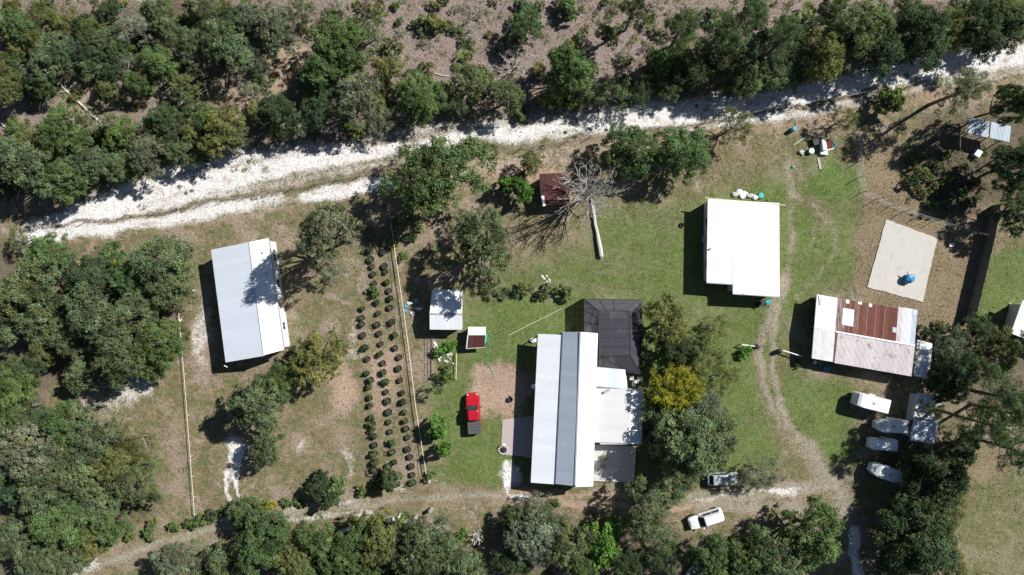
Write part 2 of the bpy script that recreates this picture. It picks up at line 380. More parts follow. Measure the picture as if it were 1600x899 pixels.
def ground_mat():
    t = NT('ground_cover'); g = t.n('ShaderNodeNewGeometry').outputs['Position']
    a = t.n('ShaderNodeAttribute', attribute_name='zone_a'); b = t.n('ShaderNodeAttribute', attribute_name='zone_b')
    sa = t.n('ShaderNodeSeparateColor'); t.l(a.outputs['Color'], sa.inputs[0]); sb = t.n('ShaderNodeSeparateColor'); t.l(b.outputs['Color'], sb.inputs[0])
    W = {'sand': sa.outputs[0], 'green': sa.outputs[1], 'litter': sa.outputs[2], 'dirt': a.outputs['Alpha'],
         'straw': sb.outputs[0], 'track': sb.outputs[1], 'lush': sb.outputs[2], 'mould': b.outputs['Alpha']}
    nf = t.noise(7.0, 3, .7, g); nm = t.noise(1.6, 5, .65, g); nl = t.noise(.22, 4, .55, g); nx = t.noise(3.2, 4, .7, g, .6)
    n2 = t.noise(.7, 5, .65, g, .3)
    def vary(c0, c1, c2=None, f=nm, lo=.3, hi=.7):
        k = t.mix(t.step(f, lo, hi), c0, c1)
        if c2: k = t.mix(t.step(nf, .58, .70), k, c2)
        return k
    C = {}
    base = vary((.165, .130, .082), (.275, .215, .148), (.42, .36, .29))
    base = t.mix(t.step(n2, .42, .60), t.mix(t.step(nm, .35, .65), (.115, .125, .054), (.190, .178, .095)), base)
    base = t.mix(t.math('MULTIPLY', t.step(t.noise(.45, 5, .7, g, .4), .56, .70), .8), base, t.mix(t.step(nx, .35, .6), (.24, .185, .15), (.44, .39, .355)))
    base = t.mix(t.math('MULTIPLY', t.step(nl, .50, .62), .75), base, t.mix(t.step(nx, .35, .65), (.23, .165, .125), (.33, .265, .225)))
    C['sand'] = vary((.52, .49, .465), (.76, .74, .73), None, nm, .25, .6)
    C['sand'] = t.mix(t.math('MULTIPLY', t.step(nx, .56, .74), .8), C['sand'], (.36, .30, .255))
    C['sand'] = t.mix(t.math('MULTIPLY', t.step(n2, .52, .70), .8), C['sand'], (.40, .325, .27))
    C['green'] = vary((.088, .128, .036), (.145, .190, .062), (.205, .235, .110))
    C['green'] = t.mix(t.math('MULTIPLY', t.step(n2, .50, .70), .6), C['green'], t.mix(nx, (.165, .155, .078), (.25, .225, .14)))
    C['litter'] = vary((.175, .130, .112), (.31, .25, .225), (.50, .45, .43), nx)
    C['litter'] = t.mix(t.step(n2, .54, .66), C['litter'], t.mix(nm, (.10, .085, .050), (.17, .145, .085)))
    C['dirt'] = vary((.30, .21, .15), (.41, .305, .235), (.54, .47, .41), nm, .2, .8)
    C['straw'] = vary((.165, .125, .080), (.285, .225, .150), (.41, .345, .25), nx)
    C['straw'] = t.mix(t.math('MULTIPLY', t.step(n2, .50, .68), .6), C['straw'], (.165, .155, .075))
    C['track'] = vary((.235, .21, .155), (.33, .30, .235), (.46, .42, .35))
    C['lush'] = vary((.065, .130, .024), (.120, .200, .045), (.18, .245, .085))
    C['mould'] = vary((.075, .062, .045), (.155, .122, .095), (.30, .25, .21), nx)
    k = base; brk = t.math('ADD', t.math('MULTIPLY', t.math('SUBTRACT', nx, .5), .9), t.math('MULTIPLY', t.math('SUBTRACT', n2, .5), .7))
    for nme in ['mould', 'litter', 'straw', 'green', 'lush', 'dirt', 'track', 'sand']:
        w = t.math('ADD', W[nme], brk) if nme != 'lush' else t.math('ADD', W[nme], t.math('MULTIPLY', brk, .5))
        gate = t.step(W[nme], .0, .22)
        k = t.mix(t.math('MULTIPLY', t.step(w, .18, .82), gate), k, C[nme])
    k = t.mix(1.0, k, t.mix(t.step(nl, .3, .7), (.90, .89, .86), (1.08, 1.08, 1.08)), 'MULTIPLY')
    ng = t.noise(4.6, 3, .75, g)
    k = t.mix(1.0, k, t.mix(t.step(ng, .28, .72), (.62, .61, .60), (1.34, 1.35, 1.36)), 'MULTIPLY')
    hsum = t.math('ADD', nf, t.math('MULTIPLY', nx, 2.0))
    return t.done(t.bsdf(k, .95, 0, .1, t.bump(hsum, .55, .09)))
M['ground'] = ground_mat()
def sub_ground(name, sel, label):
    f = quads[sel]; used, inv = np.unique(f, return_inverse=True); v = verts[used]; f = inv.reshape(-1, 4)
    me = bpy.data.meshes.new(name); me.vertices.add(len(v)); me.vertices.foreach_set('co', v.astype(np.float32).ravel())
    me.loops.add(f.size); me.loops.foreach_set('vertex_index', f.ravel().astype(np.int32))
    me.polygons.add(len(f)); me.polygons.foreach_set('loop_start', np.arange(0, f.size, 4, dtype=np.int32))
    me.polygons.foreach_set('use_smooth', np.ones(len(f), bool)); me.update(calc_edges=True)
    for nm_, dat in (('zone_a', ZA), ('zone_b', ZB)):
        at = me.attributes.new(nm_, 'FLOAT_COLOR', 'POINT'); at.data.foreach_set('color', dat[used].ravel())
    me.materials.append(M['ground']); o = link(bpy.data.objects.new(name, me)); o['kind'] = 'structure'; o['label'] = label; return o
sub_ground('ground', ~(froad | ftrack), 'grass, dry field and scrub floor of the homestead')
sub_ground('sand_road', froad, 'white sand road running past the homestead')
sub_ground('dirt_path', ftrack, 'worn sandy vehicle tracks through the yard')
def zone_at(name, px, py):
    i = np.clip(np.searchsorted(gxs, (px-800)/S), 0, NX-1); j = np.clip(np.searchsorted(gys, (449.5-py)/S), 0, NY-1)
    return Z[name][j, i]

def plate(name, px, z0, z1, mat, label):
    o = obj(name, MB().prism([P(x, y, 0)+Vector((0, 0, z1)) for x, y in px], z0), mat); o['kind'] = 'structure'; o['label'] = label; return o
# ragged slab outline
def ragged(pts, n=14, amp=.7):
    out = []; rr = random.Random(3)
    for i, a in enumerate(pts):
        b = pts[(i+1) % len(pts)]
        for k in range(n): t_ = k/n; out.append((a[0]+(b[0]-a[0])*t_+rr.uniform(-amp, amp), a[1]+(b[1]-a[1])*t_+rr.uniform(-amp, amp)))
    return out
plate('concrete_slab', ragged([(1384, 343), (1464, 373), (1441, 472), (1355, 449)]), -.1, .09, 'slab', 'pale bare concrete slab in the dry weedy pen')
plate('concrete_driveway', ragged([(785, 656), (834, 650), (830, 715), (782, 710)], 8, .8), -.1, .055, 'drive', 'pinkish concrete parking pad beside the long house')

# ------------------------------------------------------------------ roofs and buildings
def sheet_mesh(name, u, v, mat, pitch=.3, rib=.012, t=.012, ribw=.03):
    u = Vector(u); v = Vector(v); n = u.cross(v).normalized();  n = -n if n.z < 0 else n
    w = u.length; uh = u.normalized(); prof = [(0.004, 0)]
    k = max(1, round(w/pitch))
    for i in range(k):
        c = (i+.5)*w/k; prof += [(c-ribw, 0), (c-ribw*.5, rib), (c+ribw*.5, rib), (c+ribw, 0)]
    prof.append((w-.004, 0)); m = MB(); q_ = len(prof)
    vs_ = [uh*x+n*z for x, z in prof]+[uh*x+n*z+v for x, z in prof]
    m.add(vs_, [(i, i+1, q_+i+1, q_+i) for i in range(q_-1)])
    lo = [-n*t, u-n*t, u+v-n*t, v-n*t]; m.add(lo, [(3, 2, 1, 0)])
    b = len(m.v)-4; m.f += [(0, b, b+3, q_), (q_-1, 2*q_-1, b+2, b+1)]
    return m.mesh(name, mat)
def slope(roof, base, a, b, c, n, mat, pitch=.3, rib=.012, mats=None, lift=.03, jit=.004, name='roof_sheet', seedj=0):
    """a->b is one edge, a->c climbs the slope; n sheets laid side by side along a->b"""
    a = Vector(a); U = Vector(b)-a; V = Vector(c)-a; u = U/n; nn = U.cross(V).normalized(); nn = -nn if nn.z < 0 else nn
    cache = {}; rr = random.Random(seedj)
    for i in range(n):
        mt = mats[i] if mats else mat
        if mt not in cache: cache[mt] = sheet_mesh(name, u, V, mt, pitch, rib)
        obj(name, cache[mt], None, roof, a+u*i+nn*(lift+rr.uniform(0, jit))-base)
def deck(m, pts, th=.1):
    m.prism([Vector(p) for p in pts], lambda p: p[2]-th); return m
def building(name, label, cat, cpx):
    b = P(*cpx); t = thing(name, label, cat, b); return t, b
def walls(t, base, outline, inset=.3, mat='wallw', drop=.12):
    c = sum((Vector(p) for p in outline), Vector())/len(outline); pts = []
    for p in outline:
        d = Vector((p[0]-c[0], p[1]-c[1], 0)); d -= d.normalized()*inset; pts.append(Vector((c[0]+d.x, c[1]+d.y, p[2]-drop))-base)
    obj('wall', MB().prism(pts, -.06), mat, t); return pts
def opening(t, p0, p1, f, z, w, h, kind='window'):
    p0 = Vector((p0[0], p0[1], 0)); p1 = Vector((p1[0], p1[1], 0)); d = (p1-p0).normalized(); n = Vector((d.y, -d.x, 0)); c = p0+(p1-p0)*f
    if n.dot(c) < 0: n = -n
    def bx(m, x0, x1, z0, z1, y0, y1):
        return m.add([c+d*x+n*y+Vector((0, 0, zz)) for zz in (z0, z1) for y in (y0, y1) for x in (x0, x1)],
                     [(0, 2, 3, 1), (4, 5, 7, 6), (0, 1, 5, 4), (1, 3, 7, 5), (3, 2, 6, 7), (2, 0, 4, 6)])
    if kind == 'window':
        wdw = obj('window', bx(MB(), -w/2, w/2, z, z+h, -.04, .02), 'glass', t); fr = MB()
        for a in ((-w/2-.06, -w/2, z-.06, z+h+.06), (w/2, w/2+.06, z-.06, z+h+.06), (-w/2, w/2, z-.06, z), (-w/2, w/2, z+h, z+h+.06), (-.02, .02, z, z+h)): bx(fr, *a, -.04, .05)
        obj('frame', fr, 'white', wdw)
    else:
        dr = obj('door', bx(MB(), -w/2, w/2, 0.02, h, -.04, .03), 'tan', t)
        obj('handle', bx(MB(), w/2-.14, w/2-.06, .98, 1.04, .03, .08), 'chrome', dr)

# 1. left building
def left_building():
    t, b = building('metal_building', 'long building with white metal roof, shade-tinted left slope and off-centre ridge among oaks', 'building', (385, 470))
    e0, e1 = P(330, 390.7, 3.2), P(352.7, 566.6, 3.2); r0, r1 = P(391, 378.2, 4.25), P(414, 554.5, 4.25); f0, f1 = P(419, 372.5, 3.35), P(443, 547, 3.35)
    m = deck(MB(), [p-b for p in (e0, r0, r1, e1)]); deck(m, [p-b for p in (r0, f0, f1, r1)])
    roof = obj('roof', m, 'white', t)
    slope(roof, b, e0, e1, r0, 18, 'roof_blue_shade'); slope(roof, b, f0, f1, r0, 18, 'roof_white')  # left slope's shade is in its sheet colour, right slope stays white
    up = Vector((0, 0, .07)); obj('ridge_cap', MB().beam(r0-b+up, r1-b+up, .35, .05), 'white', roof)
    obj('gutter', MB().beam(f0-b+Vector((.07, 0, -.06)), f1-b+Vector((.07, 0, -.06)), .14, .12), 'galv', roof)
    w = walls(t, b, [e0, r0, f0, f1, r1, e1], .3)
    for f in (.15, .4, .8): opening(t, w[2], w[3], f, 1.0, 1.0, 1.1)
    opening(t, w[2], w[3], .6, 0, .95, 2.05, 'door')
    for f in (.25, .6): opening(t, w[4], w[5], f, 1.0, 1.0, 1.0)
    ac = MB().box(-.35, .35, -.45, .45, .1, 1.0); u = P(433, 452, 0)-b
    a = obj('air_conditioner', ac, 'galv', t, u+Vector((.35, 0, 1.5))); obj('fan_grille', MB().lathe([(.28, 1.0), (.28, 1.03), (.05, 1.04)], 12), 'black', a)
    obj('bracket', MB().box(-.5, .3, -.4, .4, 0, .1), 'galv', a)
    for fx, fy in ((421, 395), (424, 410), (427, 428)): obj('roof_vent', MB().lathe([(.08, 0), (.08, .35), (.14, .36), (.14, .42), (.02, .46)], 8), 'galv', roof, P(fx-9, fy, 3.6)-b)
    pl = MB(); pl.tube([P(362, 568, 0)-b+Vector((0, 0, 2.6)), P(366, 571, 0)-b+Vector((0, 0, 2.35))], [.06, .06]); obj('wall_lamp', pl, 'white', t)
left_building()

# 2. main house
def main_house():
    t, b = building('long_house', 'long white-roofed house with shade-toned middle slope and screened pool enclosure', 'house', (880, 640))
    p0, p1 = P(840.7, 522, 2.75), P(829.4, 754.3, 2.75); q0, q1 = P(879.5, 523.5, 3.28), P(869, 756, 3.28)
    m0, m1 = P(880, 519, 3.48), P(868.5, 756.3, 3.48); r0, r1 = P(906.9, 519, 4.75), P(898.5, 758, 4.75); f0, f1 = P(934, 521, 3.55), P(926.5, 760, 3.55)
    m = deck(MB(), [x-b for x in (p0, q0, q1, p1)], .08); deck(m, [x-b for x in (m0, r0, r1, m1)]); deck(m, [x-b for x in (r0, f0, f1, r1)])
    roof = obj('roof', m, 'white', t)
    slope(roof, b, p0, p1, q0, 23, 'roof_porch'); slope(roof, b, f0, f1, r0, 23, 'roof_white')
    mats = ['roof_shaded']*24; mats[3] = mats[4] = 'blueish'; mats[2] = 'roof_shed'
    slope(roof, b, m0, m1, r0, 24, 'roof_shaded', mats=None)  # sheet colour carries the shade of this steep slope
    up = Vector((0, 0, .07)); obj('ridge_cap', MB().beam(r0-b+up, r1-b+up, .2, .05), 'galv', roof)
    obj('flashing', MB().beam(m0-b+Vector((-.02, 0, -.08)), m1-b+Vector((-.02, 0, -.08)), .10, .16), 'galv', roof)
    w = walls(t, b, [m0, r0, f0, f1, r1, m1], .25)
    for f in (.15, .45, .8): opening(t, w[5], w[0], f, 1.0, 1.1, 1.0)
    opening(t, w[5], w[0], .6, 0, .95, 2.05, 'door'); opening(t, w[3], w[4], .5, 1.0, 1.0, 1.0)
    for i in range(9):                                  # porch posts along the low eave
        c = p0.lerp(p1, (i+.15)/8.3)-b; obj('porch_post', MB().box(-.06, .06, -.06, .06, -.05, 2.62), 'white', t, Vector((c.x+.25, c.y, 0)))
    obj('porch_floor', MB().prism([Vector((x.x, x.y, .12))-Vector((b.x, b.y, 0)) for x in (P(843, 524), P(878, 525), P(868, 753), P(832, 752))], -.06), 'patio', t)
    # side extension
    a = [P(932.4, 573.9, 2.95), P(976.9, 577.9, 2.85), P(979.5, 605.5, 2.85), P(931.5, 603.6, 2.95)]
    rf = obj('upper_extension_roof', deck(MB(), [x-b for x in a], .14), 'white', t)
    slope(rf, b, a[0], a[1], a[3], 5, 'roof_blue_shade', mats=['roof_blue_shade', 'roof_white', 'roof_blue_shade', 'roof_blue_shade', 'roof_white'])
    g = [P(929.5, 607, 2.72), P(983, 607.5, 2.80), P(982, 693, 2.80), P(928, 691.5, 2.72)]
    h = [P(983, 607.5, 2.80), P(1004, 608.5, 2.45), P(1003, 694, 2.45), P(982, 693, 2.80)]
    m = deck(MB(), [x-b for x in g], .12); deck(m, [x-b for x in h], .12); rf = obj('extension_roof', m, 'white', t)
    slope(rf, b, g[0], g[3], g[1], 9, 'roof_flat'); slope(rf, b, h[1], h[2], h[0], 9, 'roof_white')  # flat part painted dimmer than the strip tilted to the sun
    obj('flashing', MB().beam(a[3]-b+Vector((0, -.12, -.1)), a[2]-b+Vector((-.2, -.12, -.04)), .12, .1), 'galv', rf)
    v = obj('roof_vent', MB().box(-.45, .45, -.14, .14, 0, .3), 'galv', rf, P(948, 611, 2.8)-b); v.rotation_euler.z = R(28)
    obj('side_wall', MB().prism([Vector((x.x, x.y, 2.6))-Vector((b.x, b.y, 0)) for x in (P(935, 582), P(974, 584), P(976, 606), P(998, 612), P(997, 688), P(934, 688))], -.06), 'wallw', t)
    d = obj('satellite_dish', MB().lathe([(.02, 0), (.22, .04), (.34, .12), (.36, .15), (.3, .12)], 14), 'white', t, P(836, 603, 2.9)-b+Vector((-.15, 0, .25))); d.rotation_euler = (R(20), R(-35), 0)
    obj('arm', MB().tube([(0, 0, 0), (.1, 0, -.4)], [.03, .03]), 'galv', d)
    pp = [P(928.5, 694), P(993, 697), P(989, 753), P(927, 751)]
    obj('patio', MB().prism([Vector((x.x, x.y, .28))-Vector((b.x, b.y, 0)) for x in pp], -.06), 'patio', t)
    rl = obj('patio_rail', MB().beam(P(991, 700)-b+Vector((0, 0, 1.0)), P(987.5, 753)-b+Vector((0, 0, 1.0)), .07), 'white', t)
    for i in range(6): c = P(991, 700).lerp(P(987.5, 753), i/5)-b; obj('rail_post', MB().box(-.04, .04, -.04, .04, .2, 1.02), 'white', rl, c)
    # pool enclosure
    ce = 2.35; ct = 3.3
    o4 = [P(912.6, 467.5, ce), P(1003.5, 469, ce), P(1000.5, 585, ce), P(912.6, 585, ce)]
    o4[3] = P(934, 574, ce); x5 = P(979, 581, ce); i4 = [P(936, 486, ct), P(984, 486, ct), P(985, 556, ct), P(936, 556, ct)]
    s2 = P(934, 523, ce); s1 = P(912.6, 519, ce)
    fl = obj('pool_deck', MB().prism([Vector((x.x, x.y, .1))-Vector((b.x, b.y, 0)) for x in (P(912, 468), P(1000, 469), P(998, 584), P(935, 574), P(936, 520), P(912, 519))], -.06), 'patio', t)
    fm = MB(); B = lambda p, q_, w_=.07: fm.beam(Vector(p)-b, Vector(q_)-b, w_)
    O = [o4[0], o4[1], o4[2], o4[3], s2, s1]
    for i in range(6): B(O[i], O[(i+1) % 6], .09)
    for i in range(4): B(i4[i], i4[(i+1) % 4], .09)
    B(O[0], i4[0]); B(O[1], i4[1]); B(O[2], i4[2]); B(O[3], i4[3])
    for k in range(1, 5):
        B(i4[0].lerp(i4[3], k/5), i4[1].lerp(i4[2], k/5)); B(O[1].lerp(O[2], k/5), i4[1].lerp(i4[2], k/5))
    for k in range(1, 4): B(O[0].lerp(O[1], k/4), i4[0].lerp(i4[1], k/4))
    for k in range(1, 3): B(O[0].lerp(O[5], k/3), i4[0].lerp(i4[3], k/6))
    dn = lambda p: Vector((p.x, p.y, .05))
    for a0, a1, n in ((O[0], O[1], 5), (O[1], O[2], 6), (O[5], O[0], 3), (O[2], x5, 1)):
        for k in range(n+1): B(dn(a0.lerp(a1, k/n)), a0.lerp(a1, k/n))
        B(dn(a0)+Vector((0, 0, .9)), dn(a1)+Vector((0, 0, .9)), .05)
    cage = obj('pool_enclosure', fm, 'black', t); cage['label'] = 'dark screened pool enclosure frame'
    def pane(pts):
        n = (pts[1]-pts[0]).cross(pts[2]-pts[0]).normalized()*.004
        k = len(pts); obj('screen_panel', MB().add([p-b+n for p in pts]+[p-b-n for p in pts], [tuple(range(k)), tuple(range(2*k-1, k-1, -1))]), 'screen', cage)
    pane(i4); pane([O[0], O[1], i4[1], i4[0]]); pane([O[1], O[2], i4[2], i4[1]]); pane([O[3], i4[3], i4[2], O[2]]); pane([O[0], i4[0], i4[3], O[3], O[4], O[5]])
    for a0, a1 in ((O[0], O[1]), (O[1], O[2]), (O[5], O[0]), (O[2], x5)): pane([a0, a1, dn(a1), dn(a0)])
    pool = obj('pool', MB().prism([Vector((x.x, x.y, .115))-Vector((b.x, b.y, 0)) for x in (P(937, 488), P(953, 488), P(952, 562), P(938, 560))], .08), None, t)
    tt = NT('murky_pool_water'); M['pool'] = tt.done(tt.bsdf((.035, .045, .02), .08, 0, .5)); pool.data.materials.append(M['pool'])
main_house()

# 3. white house on the right
def white_house():
    t, b = building('white_roof_house', 'white flat-roofed house with stepped corner beside the lawn track', 'house', (1160, 385))
    z0, z1 = 2.55, 2.75
    a = [P(1106, 311, z0), P(1161, 314.5, z1), P(1161, 459.5, z1), P(1145, 458.5, 2.68), P(1145, 443.5, 2.68), P(1104, 441, z0)]
    c = [P(1161, 314.5, z1), P(1217.5, 317.5, z0), P(1218, 463, z0), P(1161, 459.5, z1)]
    m = deck(MB(), [x-b for x in a], .16); deck(m, [x-b for x in c], .16); roof = obj('roof', m, 'white', t)
    slope(roof, b, c[1], c[2], c[0], 15, 'roof_white', .45, .02)
    slope(roof, b, a[0], a[5], P(1145, 313.5, 2.68), 13, 'roof_white', .45, .02); slope(roof, b, P(1145, 313.5, 2.68), P(1145, 458.5, 2.68), a[1], 14, 'roof_white', .45, .02)
    obj('fascia', MB().beam(P(1101.6, 309.4, 2.6)-b, P(1227.6, 321, 2.6)-b, .14, .1), 'pale_wood', roof)
    obj('gutter', MB().beam(a[5]-b+Vector((0, -.08, 0)), a[4]-b+Vector((0, -.08, -.05)), .14, .12), 'galv', roof)
    obj('gutter', MB().beam(a[3]-b+Vector((0, -.08, -.02)), c[2]-b+Vector((0, -.08, -.02)), .14, .12), 'galv', roof)
    obj('roof_vent', MB().lathe([(.09, 0), (.09, .25), (.15, .27), (.02, .34)], 8), 'galv', roof, P(1110, 389, 2.6)-b)
    w = walls(t, b, [a[0], c[1], c[2], a[3], a[4], a[5]], .35)
    for f in (.2, .75): opening(t, w[5], w[0], f, 1.0, 1.0, 1.0)
    for f in (.25, .7): opening(t, w[1], w[2], f, 1.0, 1.0, 1.0)
    opening(t, w[2], w[3], .5, 0, .95, 2.05, 'door')
    ac = obj('air_conditioner', MB().box(-.45, .12, -.32, .32, 0, .55), 'galv', t, P(1100, 375, 1.4)-b+Vector((.1, 0, 0))); obj('fan_grille', MB().box(-.46, -.449, -.25, .25, .06, .48), 'black', ac)
white_house()

# 4. barn with patched roof
def barn():
    t, b = building('rusty_barn', 'open barn with patchwork roof of rusted and white metal sheets', 'barn', (1350, 525))
    zt, zm, zb = 2.15, 2.42, 2.1
    def g(u, v, z): return P(1276+u*157-v*8, 460+u*27.5+v*100, z)     # u along the ridge, v down the slopes
    zz = lambda v: zt+(zm-zt)*v/.52 if v <= .52 else zm+(zb-zm)*(v-.52)/.48
    G = lambda u, v: g(u, v, zz(v))
    m = deck(MB(), [x-b for x in (G(0, 0), G(1, 0), G(1, .52), G(0, .52))], .07); deck(m, [x-b for x in (G(0, .52), G(1, .52), G(1, 1), G(0, 1))], .07)
    roof = obj('roof', m, 'wood', t)
    slope(roof, b, G(0, 0), G(.21, 0), G(0, .52), 5, 'newwhite', .16, .03); slope(roof, b, G(0, 1), G(.21, 1), G(0, .52), 5, 'newwhite', .16, .03)
    slope(roof, b, G(.21, 0), G(.81, 0), G(.21, .52), 14, 'rust', .16, .03, jit=.02)
    slope(roof, b, G(.81, -.03), G(1.0, -.03), G(.81, .52), 4, 'newwhite', .16, .03, mats=['rustwhite', 'roof_porch', 'roof_porch', 'blueish'])
    slope(roof, b, G(.225, 1.01), G(.99, 1.01), G(.235, .54), 16, 'rustwhite', .16, .03, lift=.05); slope(roof, b, G(.21, 1), G(.225, 1), G(.21, .52), 1, 'rust', .16, .03)
    n_ = (G(1, 0)-G(0, 0)).cross(G(0, .5)-G(0, 0)).normalized(); n_ = -n_ if n_.z < 0 else n_
    for u0, u1, v0, v1, mt in ((.27, .38, .14, .40, 'newwhite'), (.29, .325, .0, .06, 'cream'), (.41, .45, .0, .04, 'cream'), (.52, .55, .0, .05, 'newwhite'), (.77, .81, .30, .38, 'blueish'), (.955, 1.0, -.02, .06, 'blueish')):
        q4 = [G(u0, v0), G(u1, v0), G(u1, v1), G(u0, v1)]; obj('patch_sheet', MB().prism([p-b+n_*.075 for p in q4], lambda p: p[2]-.03), mt, roof)
    for k in range(1, 13):                          # pale lap seams between the rusted sheets
        u = .21+.6*k/14
        if k % 2: obj('lap_seam', MB().beam(G(u, .01)-b+n_*.07, G(u, .5)-b+n_*.07, .035, .012), 'pale_wood', roof)
    obj('ridge_cap', MB().beam(G(.21, .525)-b+n_*.1, G(1, .525)-b+n_*.1, .22, .05), 'newwhite', roof)
    e = [P(1433, 531, 1.95), P(1457, 537, 1.75), P(1449, 593, 1.75), P(1427, 587, 1.95)]
    rf = obj('lean_to_roof', deck(MB(), [x-b for x in e], .06), 'wood', t); slope(rf, b, e[0], e[1], e[3], 3, 'newwhite', .16, .03)
    for x, y, h in ((1278, 466, 2.05), (1350, 480, 2.1), (1425, 494, 2.1), (1273, 556, 2.05), (1345, 570, 2.05), (1420, 584, 2.05), (1275, 512, 2.3), (1424, 540, 2.3)):
        c = P(x, y, 2)-b; obj('post', MB().box(-.07, .07, -.07, .07, -.05, h), 'wood', t, Vector((c.x, c.y, 0)))
    for x, y in ((1450, 541), (1443, 587)): c = P(x, y, 1.7)-b; obj('post', MB().box(-.06, .06, -.06, .06, -.05, 1.72), 'wood', t, Vector((c.x, c.y, 0)))
    bw = MB(); c0 = [P(x, y, 2)-b for x, y in ((1278, 467), (1424, 493), (1419, 583))]
    for p, q_ in ((c0[0], c0[1]), (c0[1], c0[2])):
        for k in range(6): bw.beam(Vector((p.x, p.y, .2+k*.33)), Vector((q_.x, q_.y, .2+k*.33)), .05, .28)
    obj('board_wall', bw, 'woodgrey', t)
    for (x0, y0, x1, y1) in ((1281, 462, 1283, 476), (1337, 610/1.3, 1341, 455)): obj('pipe', MB().tube([P(x0, y0, 2.35)-b, P(x1, y1, 2.45)-b], [.05, .05]), 'galv', roof)
barn()

def simple_shed(name, label, cat, left, n, mats, h, cpx, wallmat='wallw', pitch=.2, wall=True, door=True, ridge=None, zr=None):
    """left: list of slopes, each ((x,y,z) a, b, c)"""
    t, b = building(name, label, cat, cpx); m = MB()
    for a, bb, c in left: A, B_, C = P(*a), P(*bb), P(*c); deck(m, [x-b for x in (A, B_, B_+(C-A), C)], .07)
    roof = obj('roof', m, 'galv', t)
    for (a, bb, c), mt in zip(left, mats): slope(roof, b, P(*a), P(*bb), P(*c), n, mt, pitch, .016)
    return t, b, roof
# garden shed
t, b, roof = simple_shed('garden_shed', 'small shed with ribbed light grey gable roof by the vegetable plot', 'shed',
    [((671.5, 515, 2.3), (722, 515.5, 2.3), (671.3, 491, 2.75)), ((675, 453, 2.3), (722.5, 453.5, 2.3), (671.3, 491, 2.75))], 6, ['roof_shed', 'roof_white'], 2.3, (697, 485))
obj('ridge_cap', MB().beam(P(671, 490.5, 2.82)-b, P(722.5, 491, 2.82)-b, .22, .05), 'galv', roof)
w = walls(t, b, [P(674, 454, 2.3), P(722, 454, 2.3), P(722, 491, 2.75), P(722, 515, 2.3), P(672, 515, 2.3), P(671, 491, 2.75)], .18)
opening(t, w[3], w[4], .5, 0, .9, 1.85, 'door'); opening(t, w[1], w[3], .5, 1.0, .6, .6)
# small coop with half red roof
t, b, roof = simple_shed('chicken_coop', 'tiny coop with half white and half rusty red roof on the lawn', 'coop',
    [((731, 524, 1.75), (758.5, 524, 1.7), (731.5, 511, 1.55)), ((728.5, 544, 1.3), (757, 542.5, 1.3), (730, 523.5, 1.68))], 3, ['newwhite', 'redroof'], 1.5, (744, 528))
walls(t, b, [P(732, 512, 1.4), P(757, 512, 1.4), P(755, 541, 1.3), P(730, 542, 1.3)], .12, 'wood')
obj('trim_board', MB().beam(P(728, 545, 1.3)-b, P(758, 543, 1.3)-b, .1, .05), 'pale_wood', roof); obj('trim_board', MB().beam(P(731, 524, 1.8)-b, P(729, 544, 1.36)-b, .14, .04), 'newwhite', roof)
obj('side_tarp', MB().prism([P(757, 520, 1.45)-b, P(761, 524, 1.1)-b, P(759, 536, 1.0)-b, P(756, 538, 1.3)-b], .05), 'teal', t)
# red shed under the dead tree
t, b, roof = simple_shed('red_shed', 'small shed with rusty red roof half hidden under bare dead tree', 'shed',
    [((846, 321, 2.0), (890, 318, 2.0), (844, 296, 2.3)), ((843, 272, 2.0), (888, 270, 2.0), (844, 296, 2.3))], 5, ['redroof', 'redroof'], 2.1, (866, 296))
w = walls(t, b, [P(846, 273, 2), P(886, 271, 2), P(888, 294, 2.2), P(888, 317, 2), P(848, 319, 2), P(846, 296, 2.2)], .15, 'redbrown'); opening(t, w[3], w[4], .5, 0, .85, 1.75, 'door')
tag(obj('loose_panel', MB().box(-.2, .2, -.75, .75, 0, .07), 'newwhite', None, P(849, 314, 2.12)+Vector((0, 0, .02))), 'narrow white panel lying on the edge of red shed roof', 'panel').rotation_euler = (0, 0, R(9))
# carport top right
t, b = building('carport', 'open carport with two weathered bluish metal roof bays under pines', 'carport', (1546, 203))
for k, (a, bb, c, d) in enumerate((((1515, 183.5), (1546, 190), (1543.5, 215), (1512, 208.5)), ((1548.5, 190.5), (1579.5, 197.5), (1576.5, 222.5), (1546, 215.5)))):
    pts = [P(*a, 2.5), P(*bb, 2.5), P(*c, 2.35), P(*d, 2.35)]
    rf = obj('roof_bay', deck(MB(), [x-b for x in pts], .08), 'galv', t); slope(rf, b, pts[0], pts[1], pts[3], 3, 'blueish', .2, .03)
for x, y in ((1517, 187), (1576, 200), (1573, 219), (1514, 206), (1546, 193), (1544, 212)):
    c = P(x, y, 2.3)-b; obj('post', MB().box(-.06, .06, -.06, .06, -.05, 2.3), 'galv', t, Vector((c.x, c.y, 0)))
# cabin cut by the frame on the right
t, b, roof = simple_shed('plank_cabin', 'weathered white-roofed cabin beside the grass strip beyond board fence', 'building',
    [((1579, 521, 2.4), (1660, 552, 2.4), (1597.5, 469, 2.7))], 8, ['newwhite'], 2.4, (1620, 510))
walls(t, b, [P(1599, 474, 2.6), P(1675, 503, 2.6), P(1658, 546, 2.3), P(1583, 518, 2.3)], .2)

